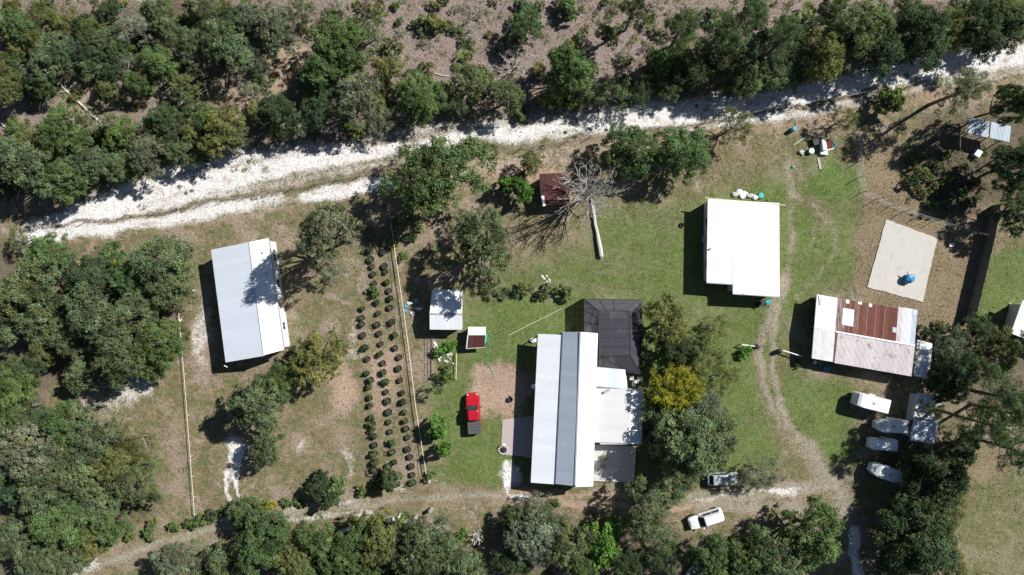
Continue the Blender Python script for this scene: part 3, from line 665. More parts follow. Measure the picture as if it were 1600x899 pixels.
# long utility trailer-house with two roof sections
t, b, roof = simple_shed('storage_cabin', 'narrow bluish metal-roofed cabin beneath overhanging pine boughs', 'cabin',
    [((1434, 613.5, 2.5), (1472.5, 619, 2.4), (1427, 652, 2.5)), ((1427.5, 655, 2.4), (1466, 660, 2.3), (1421.5, 689, 2.4))], 4, ['roof_porch', 'roof_blue_shade'], 2.4, (1447, 652))
walls(t, b, [P(1436, 616, 2.3), P(1470, 621, 2.3), P(1458, 690, 2.2), P(1424, 686, 2.2)], .15)
obj('red_awning', MB().prism([P(1424, 655, 2.1)-b, P(1428, 656, 2.2)-b, P(1425, 668, 2.2)-b, P(1420, 667, 2.1)-b], lambda p: p[2]-.06), 'redbrown', t)
obj('step', MB().box(-.5, .5, -.4, .4, -.05, .3), 'wood', t, P(1424, 676)-b+Vector((-.3, 0, 0)))

# ------------------------------------------------------------------ trailers
def trailer(cx, cy, L, W, ang, h, label, round_nose, mat='carwhite', tone='trailer'):
    t = thing('enclosed_trailer', label, 'trailer', P(cx, cy), R(ang), 'enclosed trailers parked by the storage cabin'); z0 = .45
    def ring(x, w, zt): return [(x, -w, z0), (x, w, z0), (x, w, zt-.1), (x, w-.1, zt), (x, -w+.1, zt), (x, -w, zt-.1)]
    hw = W/2; rings = [ring(-L/2, hw, h), ring(L/2-.9, hw, h)]
    if round_nose: rings += [ring(L/2-.62, hw*.99, h-.03), ring(L/2-.25, hw*.93, h-.22), ring(L/2, hw*.80, h-.55)]
    else: rings += [ring(L/2-.88, hw, h-.02), ring(L/2-.45, hw*.80, h-.30), ring(L/2, hw*.52, h-.62)]
    body = obj('body', MB().loft(rings), mat, t)
    obj('roof_panel', MB().prism([(-L/2+.06, -hw+.08, h+.02), (L/2-.95, -hw+.08, h+.02), (L/2-.95, hw-.08, h+.02), (-L/2+.06, hw-.08, h+.02)], h-.03), 'white', t)
    obj('roof_vent', MB().box(-.18, .18, -.18, .18, h+.01, h+.1), 'galv', t, (-.1, 0, 0))
    for s in (-1, 1): obj('roof_trim', MB().beam((-L/2, s*(hw-.05), h-.02), (L/2-.9, s*(hw-.05), h-.02), .07, .07), 'galv', t)
    for s in (-1, 1):
        wh = obj('wheel', MB().lathe([(.2, -.1), (.32, -.1), (.34, -.05), (.34, .05), (.32, .1), (.2, .1)], 14), 'rubber', t, (-.35, s*(hw+.02), .34)); wh.rotation_euler.x = R(90)
        obj('rim', MB().lathe([(.05, -.11), (.2, -.11), (.2, .11), (.05, .11)], 10), 'chrome', wh)
        obj('fender', MB().box(-.85, .15, s*hw-.02 if s > 0 else s*hw-.18, s*hw+.18 if s > 0 else s*hw+.02, .70, .76), 'galv', t)
    obj('tongue', MB().beam((L/2-.7, -.4, .42), (L/2+.9, 0, .42), .08).beam((L/2-.7, .4, .42), (L/2+.9, 0, .42), .08), 'black', t)
    obj('jack', MB().tube([(L/2+.6, 0, -.03), (L/2+.6, 0, .8)], [.04, .04]), 'galv', t)
    d = obj('rear_door', MB().box(-L/2-.03, -L/2, -hw+.1, hw-.1, z0+.1, h-.15), 'white', t); obj('handle', MB().box(-L/2-.08, -L/2-.03, -.02, .02, 1.0, 1.4), 'black', d)
    obj('side_door', MB().box(L/2-2.0, L/2-1.3, -hw-.02, -hw, z0+.1, h-.25), 'galv', t)
    if not round_nose: obj('nose_window', MB().prism([(L/2-.72, -.35, h-.12), (L/2-.42, -.3, h-.24), (L/2-.42, .3, h-.24), (L/2-.72, .35, h-.12)], lambda p: p[2]-.03), 'blueish', t)
trailer(1352, 626, 4.6, 1.95, 166, 2.25, 'bright white round-nosed trailer on sunny grass beside the barn', True)
trailer(1382, 662, 4.1, 1.8, 178, 2.2, 'white wedge-nosed trailer dappled by shade beside the storage cabin', False)
trailer(1371, 691, 3.7, 1.55, 176, 1.9, 'short boxy white trailer between two longer trailers in shade', True)
trailer(1377, 735, 4.7, 1.85, 160, 2.2, 'angled wedge-nosed trailer with bluish roof at edge of deep shade', False)

# ------------------------------------------------------------------ vehicles
def vehicle(name, label, cat, cx, cy, ang, L, W, belt, roof, cab, paintm, kind):
    """x forward. cab = (rear bottom, rear top, front top, front bottom) along x"""
    t = thing(name, label, cat, P(cx, cy), R(ang)); hw = W/2; z0 = .28
    def ring(x, w, zt, zl=z0):
        return [(x, -w*.9, zl), (x, w*.9, zl), (x, w, zl+.18), (x, w, zt-.16), (x, w*.93, zt-.03), (x, w*.6, zt), (x, -w*.6, zt), (x, -w*.93, zt-.03), (x, -w, zt-.16), (x, -w, zl+.18)]
    hood = belt-.06
    st = [(-L/2, hw*.80, belt-.18, .4), (-L/2+.10, hw*.93, belt-.03, .32), (-L/2+.5, hw, belt, z0), (cab[3]-.2, hw, belt, z0), (cab[3]+.15, hw, hood+.02, z0),
          (L/2-.75, hw*.98, hood-.04, z0), (L/2-.25, hw*.90, hood-.14, .32), (L/2-.06, hw*.76, hood-.28, .36), (L/2, hw*.60, hood-.40, .4)]
    obj('body', MB().loft([ring(*s) for s in st]), paintm, t, smooth=False)
    a, b_, c, d = cab; tw = hw*.76; bw = hw*.93
    def loop(x0, x1, w, z, r=.12): return [(x0+r, -w, z), (x1-r*1.6, -w, z), (x1, -w*.75, z), (x1, w*.75, z), (x1-r*1.6, w, z), (x0+r, w, z), (x0, w*.8, z), (x0, -w*.8, z)]
    obj('cabin', MB().loft([loop(a, d, bw, belt-.05), loop(b_-.03, c+.03, tw+.03, roof-.06), loop(b_+.08, c-.08, tw*.9, roof)]), paintm, t)
    def pane(nm, p4, off):
        off = Vector(off); p4 = [Vector(p)+off for p in p4]
        return obj(nm, MB().add(p4+[p-off*1.6 for p in p4], [(0, 1, 2, 3), (7, 6, 5, 4), (0, 4, 5, 1), (1, 5, 6, 2), (2, 6, 7, 3), (3, 7, 4, 0)]), 'glass', t)
    def lerp(p, q_, f): return tuple(p[i]+(q_[i]-p[i])*f for i in range(3))
    def q4(A, B_, C, D, lo=.1, hi=.92): return [lerp(A, D, lo), lerp(B_, C, lo), lerp(B_, C, hi), lerp(A, D, hi)]
    pane('windscreen', q4((d, -bw*.78, belt-.05), (d, bw*.78, belt-.05), (c+.03, tw*.82, roof-.06), (c+.03, -tw*.82, roof-.06), .04, 1.0), (.012, 0, .014))
    pane('rear_window', q4((a, -bw*.76, belt-.05), (a, bw*.76, belt-.05), (b_-.03, tw*.8, roof-.06), (b_-.03, -tw*.8, roof-.06), .15, .95), (-.012, 0, .012))
    for s in (-1, 1):
        mid = (a+d)/2-.1; midt = (b_+c)/2-.1
        pane('side_window', q4((mid+.05, s*bw, belt-.05), (d-.32, s*bw, belt-.05), (c-.2, s*(tw+.03), roof-.06), (midt+.05, s*(tw+.03), roof-.06)), (0, s*.012, .006))
        pane('side_window', q4((a+.25, s*bw, belt-.05), (mid-.05, s*bw, belt-.05), (midt-.05, s*(tw+.03), roof-.06), (b_+.2, s*(tw+.03), roof-.06)), (0, s*.012, .006))
        mr = obj('mirror', MB().box(d-.42, d-.26, s*hw-.02 if s > 0 else s*hw-.2, s*hw+.2 if s > 0 else s*hw+.02, belt-.02, belt+.16), 'black' if kind != 'suv' else paintm, t)
        obj('headlight', MB().box(L/2-.30, L/2-.12, s*hw*.66-.14, s*hw*.66+.14, hood-.34, hood-.16), 'lampw', t)
        obj('tail_light', MB().box(-L/2-.02, -L/2+.12, s*hw*.74-.1, s*hw*.74+.1, belt-.45, belt-.12), 'lampr', t)
        for x in (-L/2+.95, L/2-.92):
            wh = obj('wheel', MB(), None, t, (x, s*(hw-.10), .35)); wh.rotation_euler.x = R(90)
            obj('tyre', MB().lathe([(.22, -.11), (.33, -.11), (.35, -.06), (.35, .06), (.33, .11), (.22, .11)], 16), 'rubber', wh)
            wh.data = MB().lathe([(.06, -.115), (.22, -.10), (.22, .10), (.06, .115)], 12).mesh('wheel', 'chrome')
    obj('front_bumper', MB().box(L/2-.16, L/2+.03, -hw*.62, hw*.62, .34, .52), 'black' if kind == 'car' else 'chrome', t)
    obj('rear_bumper', MB().box(-L/2-.06, -L/2+.12, -hw*.8, hw*.8, .38, .56), 'black' if kind != 'truck' else 'chrome', t)
    obj('grille', MB().box(L/2-.05, L/2+.02, -hw*.45, hw*.45, .55, hood-.42), 'black', t)
    if kind == 'truck':
        cv = obj('bed_cover', MB().prism([(-L/2+.03, -hw*.97, belt+.035), (a-.06, -hw*.97, belt+.035), (a-.06, hw*.97, belt+.035), (-L/2+.03, hw*.97, belt+.035)], belt-.08), 'tonneau', t)
        for k in range(1, 4): x = -L/2+.03+(a-.09+L/2)*k/4; obj('fold_seam', MB().box(x-.012, x+.012, -hw*.95, hw*.95, belt+.03, belt+.045), 'black', cv)
        obj('bed_gap', MB().box(a-.07, a-.0, -hw*.93, hw*.93, belt-.06, belt+.01), 'black', t)
    if kind == 'suv':
        for s in (-1, 1): obj('roof_rail', MB().beam((b_+.1, s*tw*.93, roof+.03), (c-.3, s*tw*.93, roof+.03), .06), 'black', t)
    return t
vehicle('pickup_truck', 'red pickup truck with dark grey bed cover parked on grass', 'pickup truck', 740.5, 644.5, 94, 5.7, 1.92, 1.12, 1.82, (-.95, -.78, .55, 1.22), 'red', 'truck')
vehicle('white_suv', 'white sport utility car with dark windscreen on the sandy path', 'car', 1100.5, 808, 198, 5.0, 1.92, 1.08, 1.76, (-2.3, -2.1, .35, 1.05), 'carwhite', 'suv')
vehicle('grey_van', 'small silver grey hatchback half hidden under the big oak', 'car', 1127, 746, 2, 4.4, 1.78, 1.0, 1.5, (-2.0, -1.5, .45, 1.15), 'cargrey', 'car')
vehicle('white_sedan', 'white sedan poking out from trees below the sandy path', 'car', 1086, 890, 232, 4.6, 1.8, .95, 1.43, (-1.7, -.95, .25, 1.0), 'carwhite', 'car')

# ------------------------------------------------------------------ leaves and trees
def leaf_mesh(name, pos, out, size, tone, mat, flat=.35, aspect=.55, seed=1):
    r = np.random.default_rng(seed); N = len(pos)
    nrm = out*.6+r.normal(0, .55, (N, 3))+np.array([0, 0, flat]); nrm /= np.linalg.norm(nrm, axis=1, keepdims=True)+1e-9
    d = r.normal(0, 1, (N, 3)); d -= nrm*np.sum(d*nrm, 1, keepdims=True); d /= np.linalg.norm(d, axis=1, keepdims=True)+1e-9
    e = np.cross(nrm, d); s = size[:, None]
    v = np.stack([pos-d*s*.5, pos+e*s*.5*aspect, pos+d*s*.5, pos-e*s*.5*aspect], 1).reshape(-1, 3)
    f = np.arange(4*N).reshape(N, 4); return raw_mesh(name, v, f, np.repeat(tone, 4, 0), mat)
def raw_mesh(name, v, f, tone, mat):
    me = bpy.data.meshes.new(name); k = f.shape[1]
    me.vertices.add(len(v)); me.vertices.foreach_set('co', v.astype(np.float32).ravel())
    me.loops.add(f.size); me.loops.foreach_set('vertex_index', f.ravel().astype(np.int32))
    me.polygons.add(len(f)); me.polygons.foreach_set('loop_start', np.arange(0, f.size, k, dtype=np.int32)); me.update(calc_edges=True)
    at = me.attributes.new('tone', 'FLOAT_COLOR', 'POINT'); c = np.ones((len(v), 4), np.float32); c[:, :3] = tone; at.data.foreach_set('color', c.ravel())
    me.materials.append(M[mat]); return me
def lobes_crown(name, seed, lobes, nleaf, lsize, shell=.75, flat=.35, aspect=.55, tvar=.22):
    """lobes: list of (x,y,z,rx,rz)"""
    r = np.random.default_rng(seed); L = np.array(lobes); w = L[:, 3]**2; idx = r.choice(len(L), nleaf, p=w/w.sum())
    # each lobe breaks into sprays
    nsp = 14; sp = r.normal(0, 1, (len(L), nsp, 3)); sp /= np.linalg.norm(sp, axis=2, keepdims=True); sp[:, :, 2] = np.where(sp[:, :, 2] < -.35, -sp[:, :, 2], sp[:, :, 2])
    rad = shell+(1-shell)*r.random((len(L), nsp, 1)); k = r.integers(0, nsp, nleaf)
    dirs = sp[idx, k]; off = r.normal(0, .17, (nleaf, 3))
    local = dirs*rad[idx, k]+off
    sc = np.stack([L[idx, 3], L[idx, 3], L[idx, 4]], 1); pos = L[idx, :3]+local*sc
    out = local/(np.linalg.norm(local, axis=1, keepdims=True)+1e-6)
    lt = 1+r.normal(0, tvar, (len(L), 1)); st = 1+r.normal(0, tvar*.8, (len(L), nsp, 1)); hue = r.normal(0, .09, (len(L), nsp, 1))
    tone = lt[idx]*st[idx, k]*(1+r.normal(0, .16, (nleaf, 1))); tone = np.clip(tone, .45, 1.8)*np.concatenate([1+hue[idx, k], np.ones((nleaf, 1)), 1-hue[idx, k]], 1)
    return leaf_mesh(name, pos, out, lsize*(.6+.8*r.random(nleaf)), tone, 'leaf', flat, aspect, seed)
def trunk_mesh(name, seed, lobes, rt, h0, mat='bark', lean=.3):
    rr = random.Random(seed); m = MB(); fx, fy = rr.uniform(-lean, lean), rr.uniform(-lean, lean)
    fork = Vector((fx, fy, h0)); m.tube([(0, 0, -.15), (0, 0, .15), (fx*.5, fy*.5, h0*.55), fork], [rt*1.5, rt*1.1, rt*.95, rt*.85], 8)
    for i, l in enumerate(lobes):
        if i % 3 and len(lobes) > 12: continue
        e = Vector(l[:3]); mid = fork.lerp(e, .5)+Vector((rr.uniform(-.3, .3), rr.uniform(-.3, .3), -.25))
        m.tube([fork-Vector((0, 0, .1)), mid, e], [rt*.5, rt*.3, rt*.1], 5)
        for _ in range(2):
            f = e+Vector((rr.uniform(-1, 1), rr.uniform(-1, 1), rr.uniform(0, .6)))*l[3]*.8; m.tube([mid.lerp(e, .6), f], [rt*.16, rt*.04], 4)
    return m.mesh(name, mat)
PROTO = {}
def oak_lobes(seed, n, Rr, zc, zr, fs=.29):
    rr = random.Random(seed); L = []; ex = rr.uniform(.8, 1.15); ph = rr.uniform(0, 6.3)
    for i in range(n):
        a = i*2.39996+rr.uniform(-.4, .4); q_ = math.sqrt((i+.4)/n); rad = Rr*.86*q_*(1+.20*math.sin(2*a+ph)+rr.uniform(-.12, .12))
        z = zc+zr*(1-q_**2)*.8+rr.uniform(-.5, .4)*zr*.6; s = rr.uniform(.65, 1.3)*Rr*fs
        L.append((rad*math.cos(a)*ex, rad*math.sin(a)/ex, z, s, s*.8))
    return L
def make_protos():
    for k in range(6):
        L = oak_lobes(100+k, 44, 4.0, 4.3, 2.7, .20); PROTO.setdefault('oak', []).append((lobes_crown('crown', 10+k, L, 17000, .20), trunk_mesh('trunk', k, L, .26, 2.3), 5.2))
    for k in range(3):
        L = oak_lobes(200+k, 54, 4.0, 3.4, 3.6, .20); PROTO.setdefault('dense', []).append((lobes_crown('crown', 40+k, L, 20000, .21, .8, tvar=.18), trunk_mesh('trunk', 20+k, L, .25, 1.6), 4.8))
    for k in range(4):
        L = oak_lobes(300+k, 26, 4.0, 4.0, 2.4, .22); L = [(x, y, z, s*.95, s2*.8) for x, y, z, s, s2 in L]
        PROTO.setdefault('sparse', []).append((lobes_crown('crown', 60+k, L, 9000, .17, .6, .2, .5), trunk_mesh('trunk', 30+k, L, .2, 1.9, 'greybark'), 4.8))
    for k in range(3):                             # round bushy broad-leaved
        L = oak_lobes(400+k, 20, 4.0, 2.6, 3.2); PROTO.setdefault('broad', []).append((lobes_crown('crown', 80+k, L, 5200, .48, .75, .5, .7, .2), trunk_mesh('trunk', 40+k, L, .2, 1.2), 4.2))
    for k in range(4):                             # pines: long limbs carrying needle tufts
        rr = random.Random(500+k); L = []; m = MB(); hh = 14.0
        m.tube([(0, 0, -.15), (.05, 0, 4), (.15, .1, 9), (.1, .2, hh)], [.3, .24, .17, .04], 8)
        for i in range(30):
            z = 6.0+7.6*(i/30)**.9; a = i*2.4+rr.uniform(-.5, .5); ln = (3.9-2.9*((z-6)/8)**1.2)*rr.uniform(.6, 1.1)
            e = Vector((ln*math.cos(a), ln*math.sin(a), z+rr.uniform(-.2, .7))); m.tube([(.12, .08, z-.3), Vector((.12, .08, z-.3)).lerp(e, .5)+Vector((0, 0, -.1)), e], [.07, .05, .02], 4)
            for f in (1.0, .78, .55):
                if rr.random() < .85:
                    c = e*f+Vector((.12, .08, z))*(1-f); c = Vector((c.x+rr.uniform(-.4, .4), c.y+rr.uniform(-.4, .4), e.z-.1*(1-f)+rr.uniform(-.1, .3))); L.append((c.x, c.y, c.z, rr.uniform(.42, .75), rr.uniform(.3, .5)))
        PROTO.setdefault('pine', []).append((lobes_crown('crown', 90+k, L, 11000, .34, .5, .1, .16, .2), m.mesh('trunk', 'bark'), 9.0))
    for k in range(5):                             # shrubs, nominal radius 1
        L = oak_lobes(600+k, 10, 1.0, .35, .7); PROTO.setdefault('shrub', []).append((lobes_crown('foliage', 120+k, L, 1500, .16, .7, .4, .6), trunk_mesh('stem', 60+k, L, .05, .15, lean=.03), .6))
    for k in range(3):                             # grey twiggy bushes
        L = oak_lobes(650+k, 9, 1.0, .45, .6); PROTO.setdefault('twiggy', []).append((lobes_crown('foliage', 140+k, L, 800, .12, .5, .2, .4), trunk_mesh('stem', 70+k, L, .06, .2, 'greybark', lean=.03), .6))
    for k in range(4):                             # saw palmetto fans
        rr = random.Random(700+k); v = []; f = []; tn = []
        for i in range(22):
            a = i*2.4+rr.uniform(-.3, .3); tilt = rr.uniform(.2, 1.5); ln = rr.uniform(.3, .9); c = Vector((math.cos(a)*math.cos(tilt), math.sin(a)*math.cos(tilt), math.sin(tilt)))*ln
            side = Vector((-math.sin(a), math.cos(a), 0)); up = c.normalized().cross(side); tone = rr.uniform(.7, 1.35)
            for j in range(9):
                b_ = (j-4)*.36; d = c.normalized()*math.cos(b_)+side*math.sin(b_); tip = c+d*rr.uniform(.36, .5)-up*0+Vector((0, 0, -.06)); wd = d.cross(up).normalized()*.035
                o = len(v); v += [c, c+d*.2+wd, tip, c+d*.2-wd]; f.append((o, o+1, o+2, o+3)); tn += [(tone, tone, tone*.9)]*4
            o = len(v); wd = side*.015; v += [Vector((0, 0, .02))+wd, Vector((0, 0, .02))-wd, c-wd, c+wd]; f.append((o, o+1, o+2, o+3)); tn += [(1, .9, .6)]*4
        me = raw_mesh('fronds', np.array([tuple(p) for p in v]), np.array(f), np.array(tn), 'leaf')
        PROTO.setdefault('palmetto', []).append((me, None, .5))
make_protos()
TINT = {}
TINT0 = {'oak': (0.136, 0.179, 0.075), 'grey': (0.179, 0.206, 0.122), 'green': (0.106, 0.169, 0.050), 'dark': (0.068, 0.107, 0.043), 'olive': (0.164, 0.179, 0.051), 'yellow': (0.305, 0.282, 0.032),
        'lime': (0.113, 0.226, 0.047), 'bright': (0.141, 0.212, 0.047), 'pine': (0.113, 0.169, 0.063), 'pale': (0.249, 0.254, 0.175), 'rust': (0.192, 0.136, 0.062), 'blue': (0.102, 0.153, 0.096)}
for k_, (r_, g_, b_) in TINT0.items():
    r_, g_, b_ = r_*1.1, g_*1.1, b_*1.1; l_ = .3*r_+.6*g_+.1*b_; f_ = .12 if k_ not in ('lime', 'yellow') else 0; TINT[k_] = (r_+(l_-r_)*f_, g_+(l_-g_)*f_, b_+(l_-b_)*f_)
cnt = {}
tr_rng = random.Random(11)
def plant(px, py, r, kind, tint, label, group=None, name=None, cat=None, zs=None):
    pr = PROTO[kind]; i = cnt.get(kind, tr_rng.randrange(9)); cnt[kind] = i+1; crown, trunk, hc = pr[i % len(pr)]
    nominal = 1.0 if kind in ('shrub', 'palmetto', 'twiggy') else (3.6 if kind == 'pine' else 4.0)
    s = r/S/nominal; sz = zs if zs else s*tr_rng.uniform(.85, 1.12)
    if kind not in ('shrub', 'palmetto', 'twiggy') and not zs: sz = max(.55, min(sz, 1.35))*.92+.1*s
    z = hc*sz; s *= (H-z)/H; p = P(px, py, z); big = nominal > 1
    nm = name or ({'pine': 'pine_tree', 'broad': 'broadleaf_tree'}.get(kind, 'oak_tree') if big else {'palmetto': 'palmetto_plant', 'twiggy': 'twiggy_bush'}.get(kind, 'shrub'))
    t = thing(nm, label, cat or ('tree' if big else 'plant' if kind == 'palmetto' else 'shrub'), (p.x, p.y, 0), tr_rng.uniform(0, 6.28), group)
    t.scale = (s*tr_rng.uniform(.93, 1.07), s*tr_rng.uniform(.93, 1.07), sz)
    c = obj({'shrub': 'foliage', 'twiggy': 'foliage', 'palmetto': 'fronds'}.get(kind, 'crown'), crown, None, t)
    b_ = TINT[tint]; v = tr_rng.uniform(.84, 1.16); h_ = tr_rng.uniform(-.06, .06); c.color = (b_[0]*v*(1+h_), b_[1]*v, b_[2]*v*(1-h_), 1)
    if trunk: obj('trunk' if big else 'stem', trunk, None, t)
    return t
KW = {'oak': 'grey-green oak', 'grey': 'pale grey-leaved oak', 'green': 'mid-green oak', 'dark': 'dark green oak', 'olive': 'olive-leaved oak', 'bright': 'bright green oak', 'lime': 'vivid green tree', 'pine': 'pine', 'yellow': 'yellow-leaved tree', 'pale': 'pale half-bare oak', 'blue': 'bluish green oak'}
def grove(rows, where, group):
    def kwf(k, tn):
        kw = KW[tn] if k != 'pine' else ('needle pine' if tn == 'pine' else tn+' needle pine')
        return 'thin-crowned '+kw if k == 'sparse' and tn != 'pale' else 'dense '+kw if k == 'dense' else kw
    for x, y, r, k, tn in rows:
        r *= 1.1
        if where in ('on littered clearing', 'in thicket beyond sand road', 'on far verge of sand road'): y = min(y, float(np.interp(x, [a_[0] for a_ in ROAD], [a_[1] for a_ in ROAD]))-19-.85*r)
        sz = 'large ' if r >= 42 else 'small ' if r < 26 else 'medium ' if r < 34 else ''
        kw = kwf(k, tn); nb = sorted((math.hypot(x-a[0], y-a[1]), kwf(a[3], a[4])) for a in rows if kwf(a[3], a[4]) != kw)
        plant(x, y, r, k, tn, f'{sz}{kw} {where}, beside {nb[0][1]}', group)
O_, D_, SP, BR, PN = 'oak', 'dense', 'sparse', 'broad', 'pine'
grove([(22, 40, 26, O_, 'green'), (60, 20, 22, SP, 'olive'), (100, 45, 20, O_, 'olive'), (165, 60, 24, O_, 'oak'), (190, 95, 22, SP, 'grey'), (60, 130, 22, O_, 'green'), (165, 140, 18, D_, 'olive'), (285, 150, 20, SP, 'oak'), (390, 140, 18, SP, 'pale'), (20, 95, 20, SP, 'green'), (75, 88, 34, O_, 'oak'), (115, 78, 26, SP, 'blue'), (140, 52, 24, O_, 'green'), (205, 42, 30, SP, 'pale'), (250, 22, 26, O_, 'oak'), (290, 62, 26, O_, 'oak'),
       (300, 88, 24, SP, 'grey'), (352, 72, 38, O_, 'oak'), (330, 20, 28, SP, 'oak'), (385, 28, 26, O_, 'grey'), (395, 88, 22, SP, 'grey'), (245, 96, 28, D_, 'green'), (170, 15, 20, O_, 'dark'),
       (215, 128, 22, O_, 'green'), (140, 105, 22, SP, 'oak'), (95, 205, 38, O_, 'green'), (45, 262, 44, O_, 'oak'), (100, 280, 34, D_, 'green'), (145, 258, 34, O_, 'oak'), (40, 222, 24, O_, 'olive'),
       (188, 205, 24, O_, 'bright'), (252, 190, 30, D_, 'dark'), (228, 242, 30, O_, 'grey'), (280, 240, 24, O_, 'oak'), (345, 205, 32, O_, 'olive'), (322, 185, 18, D_, 'bright'), (370, 210, 22, SP, 'olive'),
       (5, 285, 30, D_, 'dark'), (10, 140, 24, O_, 'olive'), (190, 262, 22, O_, 'green'), (300, 205, 18, O_, 'olive')],
      'in scrub round bleached trunk', 'trees in the scrub wood by the fallen trunk')
grove([(432, 45, 34, O_, 'grey'), (470, 18, 26, SP, 'oak'), (532, 68, 42, O_, 'green'), (508, 112, 38, D_, 'green'), (578, 48, 28, SP, 'green'), (605, 105, 20, O_, 'olive'), (500, 172, 26, O_, 'dark'),
       (432, 178, 32, D_, 'dark'), (472, 195, 20, SP, 'pale'), (555, 152, 38, O_, 'grey'), (598, 190, 24, SP, 'grey'), (655, 150, 36, D_, 'green'), (735, 128, 32, O_, 'oak'), (788, 150, 30, O_, 'oak'), (720, 160, 22, SP, 'oak')],
      'on far verge of sand road', 'trees along the far edge of the sand road')
grove([(822, 40, 28, O_, 'green'), (893, 108, 38, D_, 'green'), (858, 142, 24, SP, 'olive'), (990, 18, 24, PN, 'dark'), (1062, 52, 36, PN, 'pine'), (1042, 92, 26, O_, 'green'), (958, 152, 28, SP, 'oak'),
       (1002, 142, 24, SP, 'dark'), (1082, 105, 34, D_, 'dark'), (1122, 58, 30, PN, 'pine'), (1140, 105, 36, O_, 'dark'), (1165, 28, 34, PN, 'pine'), (1172, 128, 28, O_, 'oak'), (1048, 150, 20, SP, 'oak'), (948, 55, 16, O_, 'dark')],
      'on littered clearing', 'trees on the littered clearing')
grove([(1222, 62, 32, PN, 'pine'), (1290, 88, 38, O_, 'olive'), (1348, 42, 46, O_, 'oak'), (1378, 82, 38, O_, 'dark'), (1250, 100, 28, O_, 'oak'), (1315, 112, 28, SP, 'grey'), (1440, 62, 44, D_, 'dark'),
       (1482, 40, 32, O_, 'olive'), (1532, 42, 38, O_, 'dark'), (1582, 52, 36, D_, 'dark'), (1215, 122, 24, O_, 'oak'), (1560, 12, 30, O_, 'green'), (1420, 10, 26, O_, 'green'), (1510, 80, 26, SP, 'oak')],
      'in thicket beyond sand road', 'trees in the far thicket by the sand road')
plant(687, 272, 74, O_, 'green', 'big spreading oak overhanging the near edge of the sand road', zs=1.35)
plant(650, 245, 34, SP, 'pale', 'mossy pale oak leaning over the sand road against big oak')
plant(985, 232, 44, D_, 'green', 'dark leafy oak beside the bare dead tree')
plant(1068, 240, 44, D_, 'green', 'rounded green oak at the lawn edge near the sand road')
plant(1150, 195, 38, SP, 'olive', 'thin grey-olive tree standing in the near verge of sand road')
plant(830, 255, 19, O_, 'olive', 'small olive tree on sandy ground above the red shed')
plant(815, 292, 20, BR, 'lime', 'leafy bright green bush beside the red shed', name='leafy_bush', cat='shrub')
plant(790, 288, 13, BR, 'lime', 'smaller vivid green bush next to the red shed bush', name='leafy_bush', cat='shrub')
plant(755, 388, 56, O_, 'oak', 'broad grey-green oak shading the garden shed', zs=1.4); plant(740, 345, 30, SP, 'green', 'thin young oak crown behind the garden shed oak')
plant(508, 366, 52, O_, 'grey', 'grey-green oak casting shade on the long white metal roof', zs=2.15); plant(517, 428, 18, SP, 'grey', 'small drooping oak bough tree beside the pot rows')
plant(497, 562, 46, O_, 'olive', 'olive green oak between the metal building and pot rows'); plant(440, 592, 36, O_, 'green', 'green oak at the lower corner of metal building')
plant(398, 632, 46, D_, 'oak', 'dense oak standing on bare sand below metal building', zs=1.2); plant(418, 698, 32, O_, 'oak', 'smaller oak attached to the sand patch oak')
plant(1320, 186, 24, SP, 'olive', 'sparse yellowish bush tree beside the junk heap'); plant(1395, 156, 22, BR, 'bright', 'bright green young tree on the verge of sand road')
plant(1502, 142, 42, PN, 'grey', 'tall thin pine by the sand road above the carport', zs=.8)
plant(1588, 160, 32, D_, 'dark', 'dark oak behind the carport', zs=1.6); plant(1592, 258, 38, D_, 'dark', 'dark dense oak below the carport', zs=1.25); plant(1590, 330, 36, O_, 'dark', 'dark oak beside the board fence', zs=.9)
plant(1606, 232, 20, PN, 'dark', 'dark pine growing near the carport roof')
grove([(75, 396, 33, D_, 'green'), (180, 405, 22, BR, 'green'), (30, 372, 20, SP, 'olive'), (42, 452, 48, O_, 'oak'), (142, 432, 36, D_, 'dark'), (252, 408, 46, O_, 'oak'), (262, 450, 34, O_, 'oak'), (155, 498, 48, O_, 'oak'), (188, 545, 44, O_, 'oak'),
       (246, 538, 38, D_, 'green'), (128, 585, 30, D_, 'oak'), (20, 595, 32, D_, 'green'), (8, 505, 38, O_, 'oak'), (68, 545, 26, O_, 'olive'), (218, 480, 30, O_, 'oak'), (235, 580, 20, O_, 'green'), (95, 480, 30, O_, 'dark'), (110, 530, 34, O_, 'oak'), (60, 500, 34, D_, 'oak'), (200, 440, 28, O_, 'green'), (45, 580, 26, O_, 'dark'), (180, 590, 18, D_, 'green')],
      'in wood by metal building', 'oak wood beside the metal building')
plant(183, 412, 13, BR, 'yellow', 'small yellow flowering shrub in the oak wood', name='flowering_shrub', cat='shrub')
grove([(28, 640, 32, O_, 'green'), (100, 662, 36, D_, 'green'), (38, 705, 46, O_, 'grey'), (142, 695, 40, O_, 'oak'), (60, 765, 44, O_, 'oak'), (125, 745, 38, O_, 'oak'), (208, 690, 30, SP, 'olive'), (205, 760, 36, O_, 'oak'),
       (92, 822, 42, O_, 'green'), (152, 790, 34, D_, 'oak'), (55, 872, 38, O_, 'oak'), (130, 845, 28, O_, 'olive'), (182, 725, 34, O_, 'olive'), (20, 840, 36, O_, 'oak'), (5, 760, 36, D_, 'dark'), (225, 730, 24, SP, 'green'), (15, 590, 24, O_, 'green'), (90, 715, 32, O_, 'oak'), (170, 825, 26, O_, 'green'), (100, 775, 30, D_, 'dark'), (20, 670, 32, D_, 'oak'), (100, 880, 26, O_, 'oak'), (160, 740, 28, D_, 'green'), (55, 660, 26, O_, 'dark')],
      'in wood by dry clearing', 'trees in the wood by the dry clearing')
